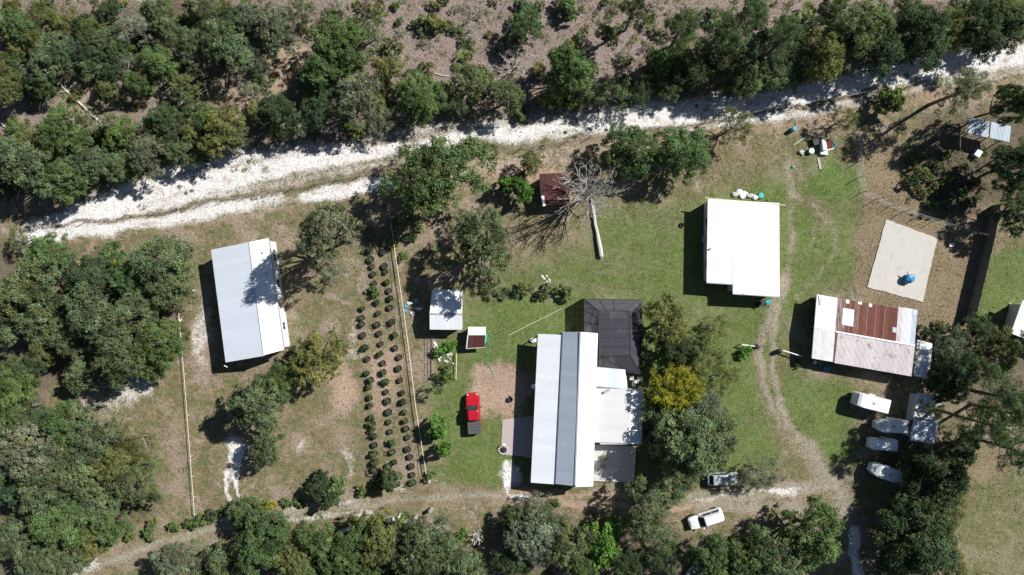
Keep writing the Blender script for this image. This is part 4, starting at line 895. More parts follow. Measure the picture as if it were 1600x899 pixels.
grove([(275, 880, 34, O_, 'grey'), (380, 805, 26, D_, 'green'), (405, 850, 44, O_, 'green'), (350, 885, 30, O_, 'oak'), (455, 870, 38, O_, 'olive'), (495, 845, 34, D_, 'green'), (545, 860, 40, O_, 'green'), (600, 850, 40, O_, 'olive'), (585, 893, 34, D_, 'green'),
       (655, 862, 46, O_, 'oak'), (715, 880, 38, O_, 'oak'), (690, 835, 28, SP, 'grey'), (640, 830, 26, O_, 'green'), (480, 900, 30, O_, 'green'), (430, 830, 26, D_, 'green'), (520, 885, 30, D_, 'dark'), (640, 895, 34, D_, 'green'), (690, 895, 30, O_, 'oak'), (570, 825, 22, O_, 'olive'), (320, 900, 24, D_, 'green'), (745, 890, 24, SP, 'oak')],
      'in belt below lower path', 'trees in the leafy belt below the path')
grove([(838, 845, 42, O_, 'grey'), (885, 852, 36, O_, 'oak'), (1008, 800, 42, O_, 'oak'), (1030, 838, 28, SP, 'green'), (1112, 876, 34, O_, 'green'), (1168, 882, 40, O_, 'green'), (1215, 878, 42, O_, 'oak'), (980, 885, 26, O_, 'dark'), (795, 880, 26, O_, 'dark'), (1050, 880, 24, SP, 'oak'), (860, 815, 24, O_, 'oak'), (810, 820, 26, D_, 'dark'), (1152, 856, 22, O_, 'olive'), (1192, 850, 22, D_, 'green'), (910, 890, 26, D_, 'green'), (1020, 875, 20, D_, 'dark')],
      'below the long house', 'trees below the long house')
plant(840, 782, 22, SP, 'pale', 'feathery pale small tree at the long house corner'); plant(943, 852, 36, BR, 'lime', 'vivid green broad-leaved tree below the long house')
plant(1082, 690, 66, D_, 'oak', 'big grey-green oak right of the long house patio', zs=1.35); plant(1125, 688, 40, O_, 'oak', 'oak limb crown spreading over the lawn from big patio oak')
plant(1062, 742, 42, O_, 'oak', 'oak above the half-hidden grey hatchback'); plant(1098, 640, 36, O_, 'grey', 'grey oak touching the yellow-leaved tree'); plant(1032, 700, 30, D_, 'dark', 'dark oak close to the extension roof'); plant(1028, 655, 26, D_, 'dark', 'dark oak between extension roof and yellow-leaved tree')
plant(1042, 505, 44, O_, 'olive', 'olive-yellow tree overhanging the screened pool enclosure'); plant(1100, 552, 44, SP, 'olive', 'thin olive tree between pool enclosure and pale pole'); plant(1062, 545, 36, O_, 'dark', 'dark green tree behind the pool enclosure tree')
plant(1128, 590, 32, SP, 'olive', 'half-bare olive tree beside the lawn track'); plant(1058, 608, 44, O_, 'yellow', 'bright yellow-leaved tree beside the long house'); plant(1118, 510, 24, SP, 'olive', 'thin bushy tree below the white roof house')
plant(1190, 742, 34, SP, 'grey', 'small twiggy grey tree on the sandy yard'); plant(1276, 836, 52, D_, 'green', 'round dense dark green tree beside the track fork', zs=1.25)
grove([(1440, 852, 56, D_, 'dark'), (1470, 745, 44, D_, 'dark'), (1395, 800, 20, O_, 'dark'), (1480, 810, 30, O_, 'olive'), (1410, 868, 34, O_, 'dark'), (1505, 700, 30, D_, 'dark'), (1482, 880, 36, SP, 'olive'), (1430, 720, 24, D_, 'dark'), (1435, 775, 32, D_, 'dark'), (1400, 830, 22, D_, 'dark')],
      'in clump below trailers', 'dark trees below the trailers')
grove([(1572, 622, 40, PN, 'pine'), (1532, 660, 34, PN, 'pine'), (1590, 650, 34, PN, 'pine'), (1500, 585, 34, O_, 'dark'), (1530, 520, 28, D_, 'dark'), (1490, 545, 34, SP, 'grey'), (1560, 555, 36, O_, 'olive'), (1612, 545, 26, PN, 'pine'), (1585, 705, 34, PN, 'pine'), (1480, 600, 26, D_, 'dark')],
      'in clump by storage cabin', 'pines beside the storage cabin')
plant(1452, 640, 20, PN, 'olive', 'slim pine bough crown hanging over the storage cabin roof', zs=.5)
# shrubs with a place of their own
HEDGE = 'hedge shrubs edging the lower path'
for x, y, r, tn in [(163, 857, 8, 'bright'), (178, 843, 9, 'green'), (204, 835, 11, 'bright'), (232, 832, 13, 'green'), (238, 818, 10, 'olive'), (272, 823, 11, 'bright'), (300, 818, 11, 'green'), (312, 815, 14, 'green'), (334, 806, 14, 'dark'), (346, 800, 9, 'green')]:
    plant(x, y, r, 'shrub', tn, ('tiny ' if r < 10 else 'low ' if r < 13 else 'wide ')+{'bright': 'bright green', 'green': 'mid-green', 'olive': 'olive', 'dark': 'dark green'}[tn]+' shrub edging the path below the dry clearing', HEDGE)
for x, y, r, tn in [(447, 786, 9, 'green'), (467, 785, 9, 'bright'), (420, 790, 10, 'yellow'), (405, 788, 12, 'green'), (566, 766, 10, 'bright'), (584, 762, 10, 'green')]:
    plant(x, y, r, 'shrub', tn, 'knee-high shrub edging the path below the pot rows', HEDGE)
plant(502, 769, 24, BR, 'dark', 'dark glossy shrub mass edging the lower path', name='leafy_bush', cat='shrub'); plant(525, 762, 15, BR, 'green', 'green shrub joined to the dark glossy shrub mass', name='leafy_bush', cat='shrub')
plant(606, 752, 19, BR, 'dark', 'dark bush ending the pot rows', name='leafy_bush', cat='shrub'); plant(592, 757, 11, 'shrub', 'green', 'green shrub joined to the bush ending pot rows')
plant(684, 671, 17, BR, 'lime', 'bright citrus bush by the cream rail fence', name='citrus_bush', cat='shrub'); plant(694, 703, 12, BR, 'lime', 'smaller bright citrus bush beside a black bucket', name='citrus_bush', cat='shrub')
plant(671, 744, 10, 'shrub', 'green', 'shrub at the end post of the cream rail fence')
for x, y, r, tn, lab in [(767, 462, 11, 'pale', 'pale spiky plant by the garden shed oak'), (786, 458, 12, 'blue', 'bluish agave-like plant in lawn bed'), (806, 456, 12, 'blue', 'larger spiky bluish plant in lawn bed'), (828, 452, 8, 'green', 'low green plant at the lawn bed end'),
                          ]: plant(x, y, r, 'palmetto', tn, lab, name='spiky_plant', cat='plant')
plant(850, 458, 13, 'shrub', 'dark', 'dark round bush on the lawn near the pool enclosure'); plant(882, 455, 15, 'shrub', 'green', 'glossy bush on the lawn nearest the pool enclosure'); plant(816, 452, 12, 'shrub', 'olive', 'olive bush at the lawn bed')
plant(690, 548, 12, 'shrub', 'lime', 'vegetable greens beside the white boards'); plant(700, 585, 14, 'shrub', 'bright', 'vegetable greens at the lower end of the plot'); plant(688, 590, 10, 'shrub', 'green', 'dark vegetable greens by the plot fence'); plant(706, 540, 10, 'shrub', 'lime', 'leafy greens close to the coop')
plant(684, 605, 12, SP, 'dark', 'thin dark sapling on the lawn beyond the red pickup'); plant(1165, 550, 12, 'shrub', 'lime', 'bright bush at the foot of the pale pole'); plant(942, 724, 9, 'twiggy', 'pale', 'dry twiggy potted bush on the patio', zs=1.2)
plant(1248, 568, 9, 'palmetto', 'blue', 'blue-green spiky plant in the barn shadow', name='spiky_plant'); plant(1470, 512, 11, 'shrub', 'olive', 'weedy bush at the pen end behind barn'); plant(1448, 520, 12, 'shrub', 'dark', 'dark weedy bush against the barn end')
plant(705, 842, 12, 'shrub', 'lime', 'bright shrub by the white dead bush'); plant(722, 835, 9, 'shrub', 'lime', 'small bright shrub by the white dead bush')
plant(870, 785, 8, 'shrub', 'bright', 'low weeds beside the sandy path under trees')
# undergrowth individuals in the scrub
pr_ = random.Random(5); AVOID = [(660, 60, 0)]
fill = [(pr_.uniform(0, 1600), pr_.uniform(0, 260)) for _ in range(900)]; got = []
for x, y in fill:
    if len(got) >= 60 or zone_at('mould', x, y) < .3 or y > np.interp(x, [0, 300, 600, 1000, 1300, 1600], [305, 230, 195, 145, 110, 55]): continue
    if any(math.hypot(x-a, y-b_) < 26 for a, b_ in got): continue
    got.append((x, y)); kd = pr_.choice([O_, O_, D_, SP]); tn = pr_.choice(['oak', 'green', 'olive', 'grey', 'dark'])
    where = 'round bleached trunk' if x < 420 else 'on far verge of sand road' if x < 860 else 'on littered clearing' if x < 1200 else 'in thicket beyond sand road'
    plant(x, y, pr_.uniform(14, 23), kd, tn, f'{"dense" if kd == D_ else "thin" if kd == SP else "leafy"} {KW[tn].replace("oak", "scrub oak sapling")} {where}', 'young scrub oaks beyond the sand road', 'scrub_oak')
n1 = n2 = n3 = 0
while n1 < 330:
    x, y = pr_.uniform(0, 1600), pr_.uniform(0, 270)
    if zone_at('litter', x, y)+zone_at('mould', x, y)+zone_at('dirt', x, y) < .6 or zone_at('sand', x, y) > .1: continue
    if y > np.interp(x, [0, 300, 600, 1000, 1300, 1600], [315, 240, 205, 155, 120, 65]): continue
    k = pr_.random(); r = pr_.choice((6, 7, 8, 9, 10, 11, 13, 15, 18))*pr_.uniform(.9, 1.15)
    LM = [(110, 150, 'the long bleached trunk'), (20, 205, 'the tan fallen trunk'), (255, 15, 'the pale snag'), (330, 128, 'the dark snag'), (450, 108, 'the bare-earth logs'), (558, 19, 'the pale stub log'), (697, 119, 'the small pale log'),
          (808, 105, 'the bleached dead bush'), (893, 108, 'the dense clearing oak'), (1062, 52, 'the open pale pine'), (1165, 28, 'the tall thicket pine'), (1348, 42, 'the large thicket oak'), (1440, 62, 'the dense dark thicket oak'), (1582, 52, 'the last thicket oak'), (600, 195, 'the brown verge log'), (252, 190, 'the dark scrub oak'), (655, 150, 'the rounded verge oak'), (432, 178, 'the dark verge oak')]
    near = min(LM, key=lambda q_: math.hypot(x-q_[0], y-q_[1]))[2]; siz = 'tiny' if r < 8 else 'small' if r < 11 else 'sizeable' if r < 15 else 'big'
    cw = lambda tn: {'olive': 'olive', 'bright': 'bright green', 'green': 'mid-green', 'oak': 'grey-green', 'pale': 'bleached', 'grey': 'grey', 'rust': 'rust-brown'}[tn]
    if k < .30: tn = pr_.choice(['olive', 'bright', 'olive', 'green']); plant(x, y, r, 'palmetto', tn, f'{siz} {cw(tn)} saw palmetto near {near}', 'saw palmettos in the scrub')
    elif k < .80: tn = pr_.choice(['olive', 'green', 'bright', 'oak']); plant(x, y, r, 'shrub', tn, f'{siz} {cw(tn)} scrub bush near {near}', 'low bushes in the scrub')
    else: tn = pr_.choice(['pale', 'grey', 'rust']); plant(x, y, r, 'twiggy', tn, f'{siz} {cw(tn)} twiggy bush near {near}', 'twiggy bushes in the scrub')
    n1 += 1
for x, y, r, tn in [(1430, 262, 13, 'olive'), (1448, 275, 12, 'bright'), (1470, 262, 11, 'green'), (1440, 245, 10, 'olive'), (1490, 280, 12, 'olive'), (1462, 290, 12, 'olive'), (1505, 262, 10, 'green'), (1425, 285, 13, 'dark'), (1440, 300, 12, 'olive'), (1475, 308, 13, 'dark'), (1500, 300, 13, 'dark'), (1520, 285, 12, 'olive'), (1515, 318, 13, 'dark'), (1455, 318, 10, 'green'), (1480, 242, 10, 'olive'), (1422, 250, 9, 'bright')]:
    plant(x, y, r, 'shrub', tn, ('small ' if r < 11 else 'tall ')+{'olive': 'olive', 'bright': 'bright green', 'green': 'mid-green', 'dark': 'dark green'}[tn]+' weeds in the shaded pen below the carport', 'weeds in the shaded pen')
for x, y, r in [(620, 350, 12), (640, 372, 10), (612, 380, 9), (655, 350, 10), (630, 400, 9), (642, 340, 8)]:
    plant(x, y, r, 'shrub', 'bright', 'leafy weeds along the cream rail fence near oak shade', 'weeds along the cream rail fence')

# dead trees and logs
def bare_tree(px, py, h, r, label, seed, mat='greybark', up=.55, n=20, name='dead_tree', rt=.22):
    t = thing(name, label, 'tree', P(px, py)); rr = random.Random(seed); z0 = h*.28
    obj('trunk', MB().tube([(0, 0, -.15), (0, 0, .2), (.05, .05, z0)], [rt*1.4, rt, rt*.85], 8), mat, t)
    m = MB()
    for i in range(n):
        a = i*2.39996+rr.uniform(-.3, .3); q_ = math.sqrt((i+.5)/n); e = Vector((r*q_*math.cos(a), r*q_*math.sin(a), h*(1-.45*q_*q_)+rr.uniform(-.3, .3)))
        s0 = Vector((.05, .05, z0*rr.uniform(.85, 1.0))); mid = s0.lerp(e, .5)+Vector((rr.uniform(-.3, .3), rr.uniform(-.3, .3), .2)); m.tube([s0, mid, e], [rt*.42, rt*.24, .02], 5)
        for _ in range(7):
            f = rr.uniform(.35, 1); c = mid.lerp(e, f) if rr.random() < .75 else s0.lerp(mid, f); d = Vector((rr.uniform(-1, 1), rr.uniform(-1, 1), rr.uniform(-.1, .9)))*r*.28
            d += (e-s0).normalized()*r*.2; m.tube([c, c+d*.5+Vector((0, 0, .05)), c+d], [.045, .03, .01], 4)
            for _ in range(3): g_ = c+d*rr.uniform(.3, 1); m.tube([g_, g_+Vector((rr.uniform(-1, 1), rr.uniform(-1, 1), rr.uniform(-.2, .6)))*r*.12], [.02, .007], 3)
    obj('branches', m, mat, t)
    return t
bare_tree(913, 310, 8.6, 4.3, 'bare grey dead tree beside the red shed', 4, 'deadwood', n=36)
bare_tree(745, 835, 1.6, 1.1, 'bleached white dead bush in deep shade under trees', 9, 'bleached', n=12, name='dead_bush', rt=.09)
bare_tree(808, 105, 2.2, 2.2, 'bleached fallen dead bush on the littered clearing', 12, 'bleached', n=12, name='dead_bush', rt=.1)
bare_tree(1190, 748, 2.0, 1.6, 'leafless grey bush on the sandy yard', 14, 'greybark', n=10, name='dead_bush', rt=.08)
bare_tree(330, 128, 3.0, 2.4, 'leafless dark snag in the scrub wood', 19, 'bark', n=12, rt=.12); bare_tree(255, 15, 4.5, 2.3, 'leafless pale snag at the top of the scrub wood', 21, 'bleached', n=12, rt=.1)
def log(px0, py0, px1, py1, r0, r1, label, mat='bleached', br=4, seed=1, name='fallen_log'):
    a, b_ = P(px0, py0), P(px1, py1); t = thing(name, label, 'log', a); rr = random.Random(seed); n = 7; d = b_-a
    pts = [d*(i/n)+Vector((rr.uniform(-.06, .06), rr.uniform(-.06, .06), r0+(r1-r0)*i/n-.02)) for i in range(n+1)]
    obj('trunk', MB().tube(pts, [(r0+(r1-r0)*i/n)*rr.uniform(.9, 1.1) for i in range(n+1)], 8), mat, t)
    sp = MB()
    for k in range(3): sp.tube([pts[0], pts[0]-d.normalized()*rr.uniform(.2, .6)+Vector((rr.uniform(-.1, .1), rr.uniform(-.1, .1), rr.uniform(-.05, .1)))], [r0*.5, .02], 4)
    obj('splinters', sp, mat, t)
    if br:
        m = MB(); perp = Vector((-d.y, d.x, 0)).normalized()
        for k in range(br):
            f = rr.uniform(.55, 1); s = rr.choice((-1, 1)); st_ = d*f+Vector((0, 0, r1)); e = st_+d.normalized()*rr.uniform(.3, 1.2)+perp*s*rr.uniform(.4, 1.4)+Vector((0, 0, rr.uniform(.1, .5)))
            m.tube([st_, st_.lerp(e, .5)+Vector((0, 0, .1)), e], [.06, .04, .012], 5)
        obj('branches', m, mat, t)
log(939.5, 402, 923, 312, .34, .20, 'pale broken trunk lying on the lawn below dead tree', br=0)
log(155, 189, 68, 108, .17, .09, 'long bleached fallen trunk in the scrub wood', br=12, seed=3)
log(36, 222, 2, 192, .14, .10, 'tan fallen trunk at the edge of scrub wood', 'pale_wood', 0, 4)
log(433, 126, 466, 88, .12, .08, 'bleached log on bare earth in the scrub', br=2, seed=5); log(400, 122, 436, 92, .11, .08, 'dark log on bare earth in the scrub', 'bark', 3, 6)
log(444, 72, 465, 75, .09, .05, 'bent pale limb lying in the scrub', br=2, seed=7); log(680, 116, 712, 122, .10, .06, 'small pale log on the littered clearing', br=2, seed=8)
log(452, 130, 476, 124, .09, .06, 'short brown log on bare earth in the scrub', 'bark', 2, 9); log(552, 22, 566, 16, .12, .1, 'pale stub log at the top of the scrub', br=0, seed=10)
log(1036, 357, 1054, 347, .07, .05, 'dark stick on the lawn by the white roof house', 'bark', 0, 11); log(938, 421, 955, 413, .07, .05, 'dark stick on the lawn below broken trunk', 'bark', 0, 12)
log(530, 193, 560, 186, .12, .08, 'brown log at the shady verge of the sand road', 'pale_wood', 1, 13); log(285, 822, 300, 815, .1, .08, 'short log beside hedge on lower path', 'pale_wood', 0, 15)
log(494, 822, 504, 817, .1, .09, 'short brown log beside the lower path', 'wood', 0, 16)
log(60, 770, 78, 758, .1, .05, 'bleached bare limb poking through wood canopy', 'bleached', 3, 17)

# ------------------------------------------------------------------ pots in rows
def make_pot():
    t = thing('potted_shrub', '', 'potted plant')
    obj('pot', MB().lathe([(.33, -.03), (.39, .2), (.41, .40), (.46, .42), (.46, .47), (.36, .47), (.33, .33), (.02, .32)], 14), 'pot', t)
    obj('soil', MB().lathe([(.30, .30), (.325, .335), (.2, .36), (.02, .37)], 12), 'soil', t); return t
pot0 = make_pot(); used = [False]
A = lambda ls: [(550+x/4.28, 350+y/4.28) for x, y in ls]; Bq = lambda ls: [(550+x/4.28, 550+y/4.28) for x, y in ls]
ROWS = [(A([(70, 570), (70, 625), (70, 672), (78, 745), (92, 825)])+Bq([(105, 45), (105, 143), (127, 185), (112, 235), (122, 305), (128, 355), (135, 435), (140, 475), (143, 512), (148, 560), (152, 620), (152, 672), (165, 725), (155, 785), (178, 830)]), 'in the row farthest from the cream rail fence'),
        (A([(113, 43), (125, 103), (125, 172), (130, 235), (137, 288), (147, 338), (155, 400), (143, 437), (162, 468), (170, 527), (180, 595), (172, 670), (187, 733), (195, 800)])+Bq([(197, 12), (213, 70), (215, 135), (230, 195), (230, 265), (242, 325), (248, 397), (248, 467), (257, 530), (268, 603), (275, 665), (288, 733), (250, 760), (285, 808), (310, 880)]), 'in the middle row of three'),
        (A([(212, 130), (212, 190), (220, 283), (230, 322), (240, 388), (250, 450), (262, 500), (255, 560), (272, 655), (290, 742), (290, 830)])+Bq([(320, 35), (317, 107), (328, 185), (337, 270), (345, 328), (352, 398), (360, 457), (367, 508), (378, 570), (375, 645), (390, 698), (400, 760), (407, 818), (410, 870)]), 'in the row next to the cream rail fence')]
pr2 = random.Random(8); BARE = []
for ri, (pts, where) in enumerate(ROWS):
    for (x, y) in pts:
        leafy = pr2.random() < (.8 if ri == 0 else .62 if ri == 1 else .35); p = P(x+pr2.uniform(-.6, .6), y+pr2.uniform(-.6, .6))
        t = copy_tree(pot0); t.location = (p.x, p.y, 0); t.rotation_euler.z = pr2.uniform(0, 6.28); s = pr2.uniform(.85, 1.12); t.scale = (s, s, s)
        t['label'] = ('leafy shrub in black pot ' if leafy else 'black pot of soil with few leaves ')+where
        t['group'] = 'black plant pots set out in rows'
        pr = PROTO['shrub' if pr2.random() < .75 else 'twiggy']; fo = obj('foliage', pr[pr2.randrange(len(pr))][0], None, t, (0, 0, .3))
        k = pr2.uniform(.38, .6) if leafy else pr2.uniform(.10, .2)
        if ri == 0 and y > 655: k *= 1.25
        fo.scale = (k, k, k*pr2.uniform(.9, 1.3)); fo.rotation_euler.z = pr2.uniform(0, 6.28); bt = TINT[pr2.choice(['green', 'bright', 'dark', 'green', 'olive'])]; fo.color = (*bt, 1)
for ch in list(pot0.children): bpy.data.objects.remove(ch)
bpy.data.objects.remove(pot0)
for pts, lab in (([(597, 350), (606, 420), (612, 500), (618, 560), (626, 620), (634, 690), (640, 745)], 'black irrigation hose along the middle pot row'), ([(600, 342), (607, 380), (614, 440), (622, 520), (632, 600), (641, 660), (648, 720), (652, 755)], 'black irrigation hose beside the fence-side pot row')):
    tag(obj('irrigation_hose', MB().tube([P(x+4, y)+Vector((0, 0, .03)) for x, y in pts], [.02]*len(pts), 5), 'black'), lab, 'hose')

# ------------------------------------------------------------------ fences
def along(pts, step):
    out = []; carry = 0
    for (x0, y0), (x1, y1) in zip(pts[:-1], pts[1:]):
        d = math.hypot(x1-x0, y1-y0); k = carry
        while k < d: out.append((x0+(x1-x0)*k/d, y0+(y1-y0)*k/d)); k += step
        carry = k-d
    return out
def fence(name, label, pts, zpx, step, h, postr, pmat, rails, rmat, railr, cat='fence'):
    """pts surveyed at height zpx; rails = heights"""
    W = [P(x, y, zpx) for x, y in pts]; t = thing(name, label, cat, (W[0].x, W[0].y, 0)); b = t.location.copy(); rr = random.Random(len(label))
    wp = [(w.x, w.y) for w in W]; ps = along(wp, step)+[wp[-1]]
    me = MB().tube([(0, 0, -.1), (0, 0, h)], [postr, postr*.9], 6).mesh('post', pmat)
    for x, y in ps:
        o = obj('post', me, None, t, (x-b.x, y-b.y, 0)); o.rotation_euler = (rr.uniform(-.04, .04), rr.uniform(-.04, .04), rr.uniform(0, 3))
    for z in rails:
        m = MB()
        for i in range(len(ps)-1): m.beam((ps[i][0]-b.x, ps[i][1]-b.y, z), (ps[i+1][0]-b.x, ps[i+1][1]-b.y, z), railr, railr*1.3)
        obj('rail' if railr > .04 else 'wire', m, rmat, t)
    return t
fence('rail_fence', 'cream-railed post fence beside the dry clearing and oak wood', [(279, 490), (287, 580), (293, 660), (299, 740), (304, 806)], .65, 2.9, .72, .03, 'white', (.65,), 'cream', .045)
fence('rail_fence', 'cream-railed post fence between pot rows and garden shed', [(607, 318), (618, 400), (630, 480), (640, 555), (650, 640), (666, 741)], .65, 3.2, .72, .03, 'white', (.65,), 'cream', .06)
fence('wire_fence', 'wire fence on wooden posts along the near verge of sand road', FENCE_ROAD, 0, 3.3, 1.3, .055, 'wood', (.4, .8, 1.2), 'galv', .012)
fence('wire_fence', 'wire pen fence with dark posts between lawn and concrete slab pen', [(1334, 206), (1338, 250), (1343, 300), (1385, 322), (1440, 340), (1500, 360), (1530, 368)], 0, 2.2, 1.75, .05, 'wood', (.3, .75, 1.2, 1.65), 'galv', .012)
fence('garden_fence', 'dark mesh fence on the left of vegetable plot', [(675, 518), (674, 592)], 0, 1.4, 1.1, .035, 'black', (.2, .6, 1.05), 'black', .03)
fence('garden_fence', 'pale edging fence on the right of vegetable plot', [(714, 552), (713, 592)], 0, 1.2, .5, .03, 'cream', (.45,), 'cream', .07)
fence('rail_fence', 'dark wooden rail fence between pines and open field', [(1502, 684), (1574, 683)], 0, 2.0, 1.1, .06, 'wood', (.5, 1.0), 'wood', .09)
# board fence
bp = [P(1549, 322), P(1540, 372), P(1524, 440), P(1508, 506)]; t = thing('board_fence', 'tall grey board privacy fence beside the weedy slab pen', 'fence', bp[-1]); b = bp[-1]
for i in range(3):
    a0, a1 = bp[i]-b, bp[i+1]-b; L = (a1-a0).length; n = max(1, round(L/2.4))
    for k in range(n):
        p, q_ = a0.lerp(a1, k/n), a0.lerp(a1, (k+1)/n); d = (q_-p); m = MB(); rr = random.Random(i*9+k)
        for j in range(15):
            c0, c1 = p+d*(j/15)+d.normalized()*.006, p+d*((j+1)/15)-d.normalized()*.006; hh = 1.95+rr.uniform(-.04, .03); c = (c0+c1)/2
            m.beam((c0.x, c0.y, hh/2), (c1.x, c1.y, hh/2), .03, hh)
        pn = obj('board_panel', m, 'woodgrey', t); pn['kind'] = 'stuff'
        obj('post', MB().box(-.06, .06, -.06, .06, -.1, 2.05), 'wood', t, p+Vector((.09, 0, 0)))
    for z in (.4, 1.6): obj('rail', MB().beam(a0+Vector((.06, 0, z)), a1+Vector((.06, 0, z)), .05, .09), 'wood', t)
# poles
def low_pipe(x0, y0, x1, y1, label, headx, heady):
    a, b_ = P(x0, y0), P(x1, y1); t = thing('gate_pipe', label, 'gate', a); d = b_-a; z = Vector((0, 0, .8))
    obj('bar', MB().tube([z, d+z], [.09, .08], 8), 'white', t); obj('post', MB().tube([(0, 0, -.1), (0, 0, .95)], [.08, .08], 8), 'pale_wood', t); obj('post', MB().tube([d-Vector((0, 0, .1)), d+Vector((0, 0, .95))], [.07, .07], 8), 'pale_wood', t)
    hd = P(headx, heady)-a; obj('dark_end', MB().blob((hd.x, hd.y, .55), (.45, .35, .5), 3).box(hd.x-.1, hd.x+.1, hd.y-.1, hd.y+.1, -.05, .4), 'black', t)  # black blob; beside the second pipe it stands in for a shadow
low_pipe(1156, 538, 1178, 541, 'white pipe barrier by the bright bush beside lawn track', 1180, 541.5); low_pipe(1219, 547, 1249, 556, 'white pipe barrier reaching from the lawn track to barn', 1215, 548.5)
t, b, roof = simple_shed('tiled_shelter', 'little red-roofed shelter between yellow-leaved tree and olive trees', 'shelter', [((1071, 575, 3.0), (1090, 574, 3.0), (1071, 562, 3.2))], 4, ['brick'], 2.2, (1080, 569))
for x, y in ((1072, 574), (1088, 573), (1072, 563), (1089, 562)): c = P(x, y, 3)-b; obj('post', MB().box(-.05, .05, -.05, .05, -.05, 3.02), 'wood', t, Vector((c.x, c.y, 0)))
tag(obj('garden_hose', MB().tube([P(x, y)+Vector((0, 0, .05)) for x, y in ((795, 524), (830, 506), (855, 494), (878, 482))], [.03]*4, 5), 'cream'), 'pale hose stretched across the lawn toward pool enclosure', 'hose')
tag(obj('garden_hose', MB().tube([P(x, y)+Vector((0, 0, .03)) for x, y in ((763, 530), (766, 548), (762, 565), (768, 578), (772, 590))], [.025]*5, 5), 'teal'), 'thin teal hose trailing from the tiny coop', 'hose')

# ------------------------------------------------------------------ clutter
def drum(px, py, mat, label, r=.32, h=.85, lid=None):
    t = thing('plastic_drum', label, 'drum', P(px, py)); obj('body', MB().lathe([(r*.9, -.02), (r, .1), (r, h*.45), (r*1.04, h*.5), (r, h*.55), (r, h-.06), (r*.93, h)], 16), mat, t); obj('lid', MB().lathe([(r*.9, h-.01), (r*.9, h+.03), (r*.3, h+.03), (r*.3, h+.06), (.02, h+.06)], 14), lid or mat, t)
drum(1238, 203, 'cyan', 'turquoise lidded drum at the verge of sand road'); drum(1266, 237, 'teal', 'pale-lidded tub in shade by the junk heap', .42, .5, 'white'); drum(1239, 261, 'teal', 'small teal tub lid half buried in lawn', .18, .2)
def heap(name, px, py, label, items, cat='junk'):
    t = thing(name, label, cat, P(px, py)); b = t.location
    for nm, m, mat in items: obj(nm, m, mat, t)
    return t
rj = random.Random(31)
def boards(n, L, sp, z=.0, w=.16):
    m = MB()
    for k in range(n):
        a = rj.uniform(0, 3.14); c = Vector((rj.uniform(-sp, sp), rj.uniform(-sp, sp), z+.03+k*.05)); d = Vector((math.cos(a), math.sin(a), rj.uniform(-.02, .08)))*L*rj.uniform(.4, .6); m.beam(c-d, c+d, w, .04)
    return m
def single(nm, label, cat, px, py, m, mat, rz=0, z=0.0):
    o = tag(obj(nm, m, mat, None, P(px, py)+Vector((0, 0, z))), label, cat); o.rotation_euler.z = R(rz); return o
def cabinet(L, W, h):
    m = MB().box(-L/2, L/2, -W/2, W/2, -.02, h); m.box(-L/2+.04, L/2-.04, -W/2+.04, W/2-.04, h, h+.02); m.box(-L/2-.02, L/2+.02, -W/2-.02, -W/2, .06, h-.05); return m
single('white_cabinet', 'upright white cabinet box standing in the junk heap', 'cabinet', 1284, 228, cabinet(.55, 1.5, .85), 'newwhite', 8)
single('white_box', 'small white box on the ground in front of junk heap', 'box', 1286, 240, cabinet(1.0, .5, .4), 'newwhite', -6)
single('rust_sheet', 'folded rusty sheet leaning in the junk heap', 'sheet', 1291, 226, MB().prism([(-.5, -.7, .15), (.5, -.6, .5), (.45, .6, .65), (-.4, .6, .2)], lambda p: p[2]-.18), 'redbrown', 20)
single('blue_bucket', 'light blue bucket at the junk heap edge', 'bucket', 1301, 227, MB().lathe([(.2, -.02), (.24, .4), (.26, .42), (.22, .42), (.2, .1), (.02, .08)], 12), 'cyan')
single('frame_scrap', 'grey bent metal frame scrap in junk heap shade', 'scrap', 1280, 214, MB().tube([(-.6, -.3, .1), (-.5, .4, .5), (.1, .7, .55), (.6, .3, .4), (.5, -.4, .1)], [.05]*5).tube([(-.5, .4, .5), (.5, -.4, .12)], [.04, .04]), 'galv')
single('dark_cart', 'dark blue cart beside the white cabinet', 'cart', 1273, 222, MB().box(-.45, .45, -.5, .5, .2, .55).box(-.5, .5, -.06, .06, .55, .6).lathe([(.16, -.02), (.18, .1), (.16, .2)], 10, .35, .4).lathe([(.16, -.02), (.18, .1), (.16, .2)], 10, -.35, -.4), 'black', 15)
single('plank', 'pale plank lying on grass below the junk heap', 'plank', 1280, 256, MB().box(-.14, .14, -.8, .8, 0, .06).box(-.17, .17, .2, .3, .06, .1), 'pale_wood', 12, .04)
for x, y, L, a, mt, lab in ((1247, 222, 1.5, 35, 'pale_wood', 'weathered board leaning left of the junk heap'), (1255, 217, .8, 20, 'galv', 'short metal strip in the shade left of junk heap'), (1296, 234, 1.1, 15, 'newwhite', 'white plank at the right side of junk heap')):
    single('board', lab, 'board', x, y, MB().beam((-L/2, 0, .04), (L/2, 0, .22), .16, .05).beam((-.1, -.12, .08), (-.1, .12, .08), .06), mt, a)
single('crumpled_sack', 'crumpled pale sack beside the pale-lidded tub', 'sack', 1251, 238, MB().blob((0, 0, .16), (.42, .3, .2), 5).blob((.2, -.3, .1), (.2, .2, .14), 6), 'stone')
single('tarp_bundle', 'bright blue tarp bundle on the concrete slab', 'tarp', 1417, 435, MB().prism([(-.62, -.55, .75), (.15, -.75, .7), (.7, -.15, .8), (.55, .55, .85), (-.3, .5, .8)], .07).blob((0, -.02, .85), (.66, .6, .22), 3, 9, 5).tube([(-.3, .5, .8), (-.5, .95, .95)], [.1, .03], 5), 'blue', 0)
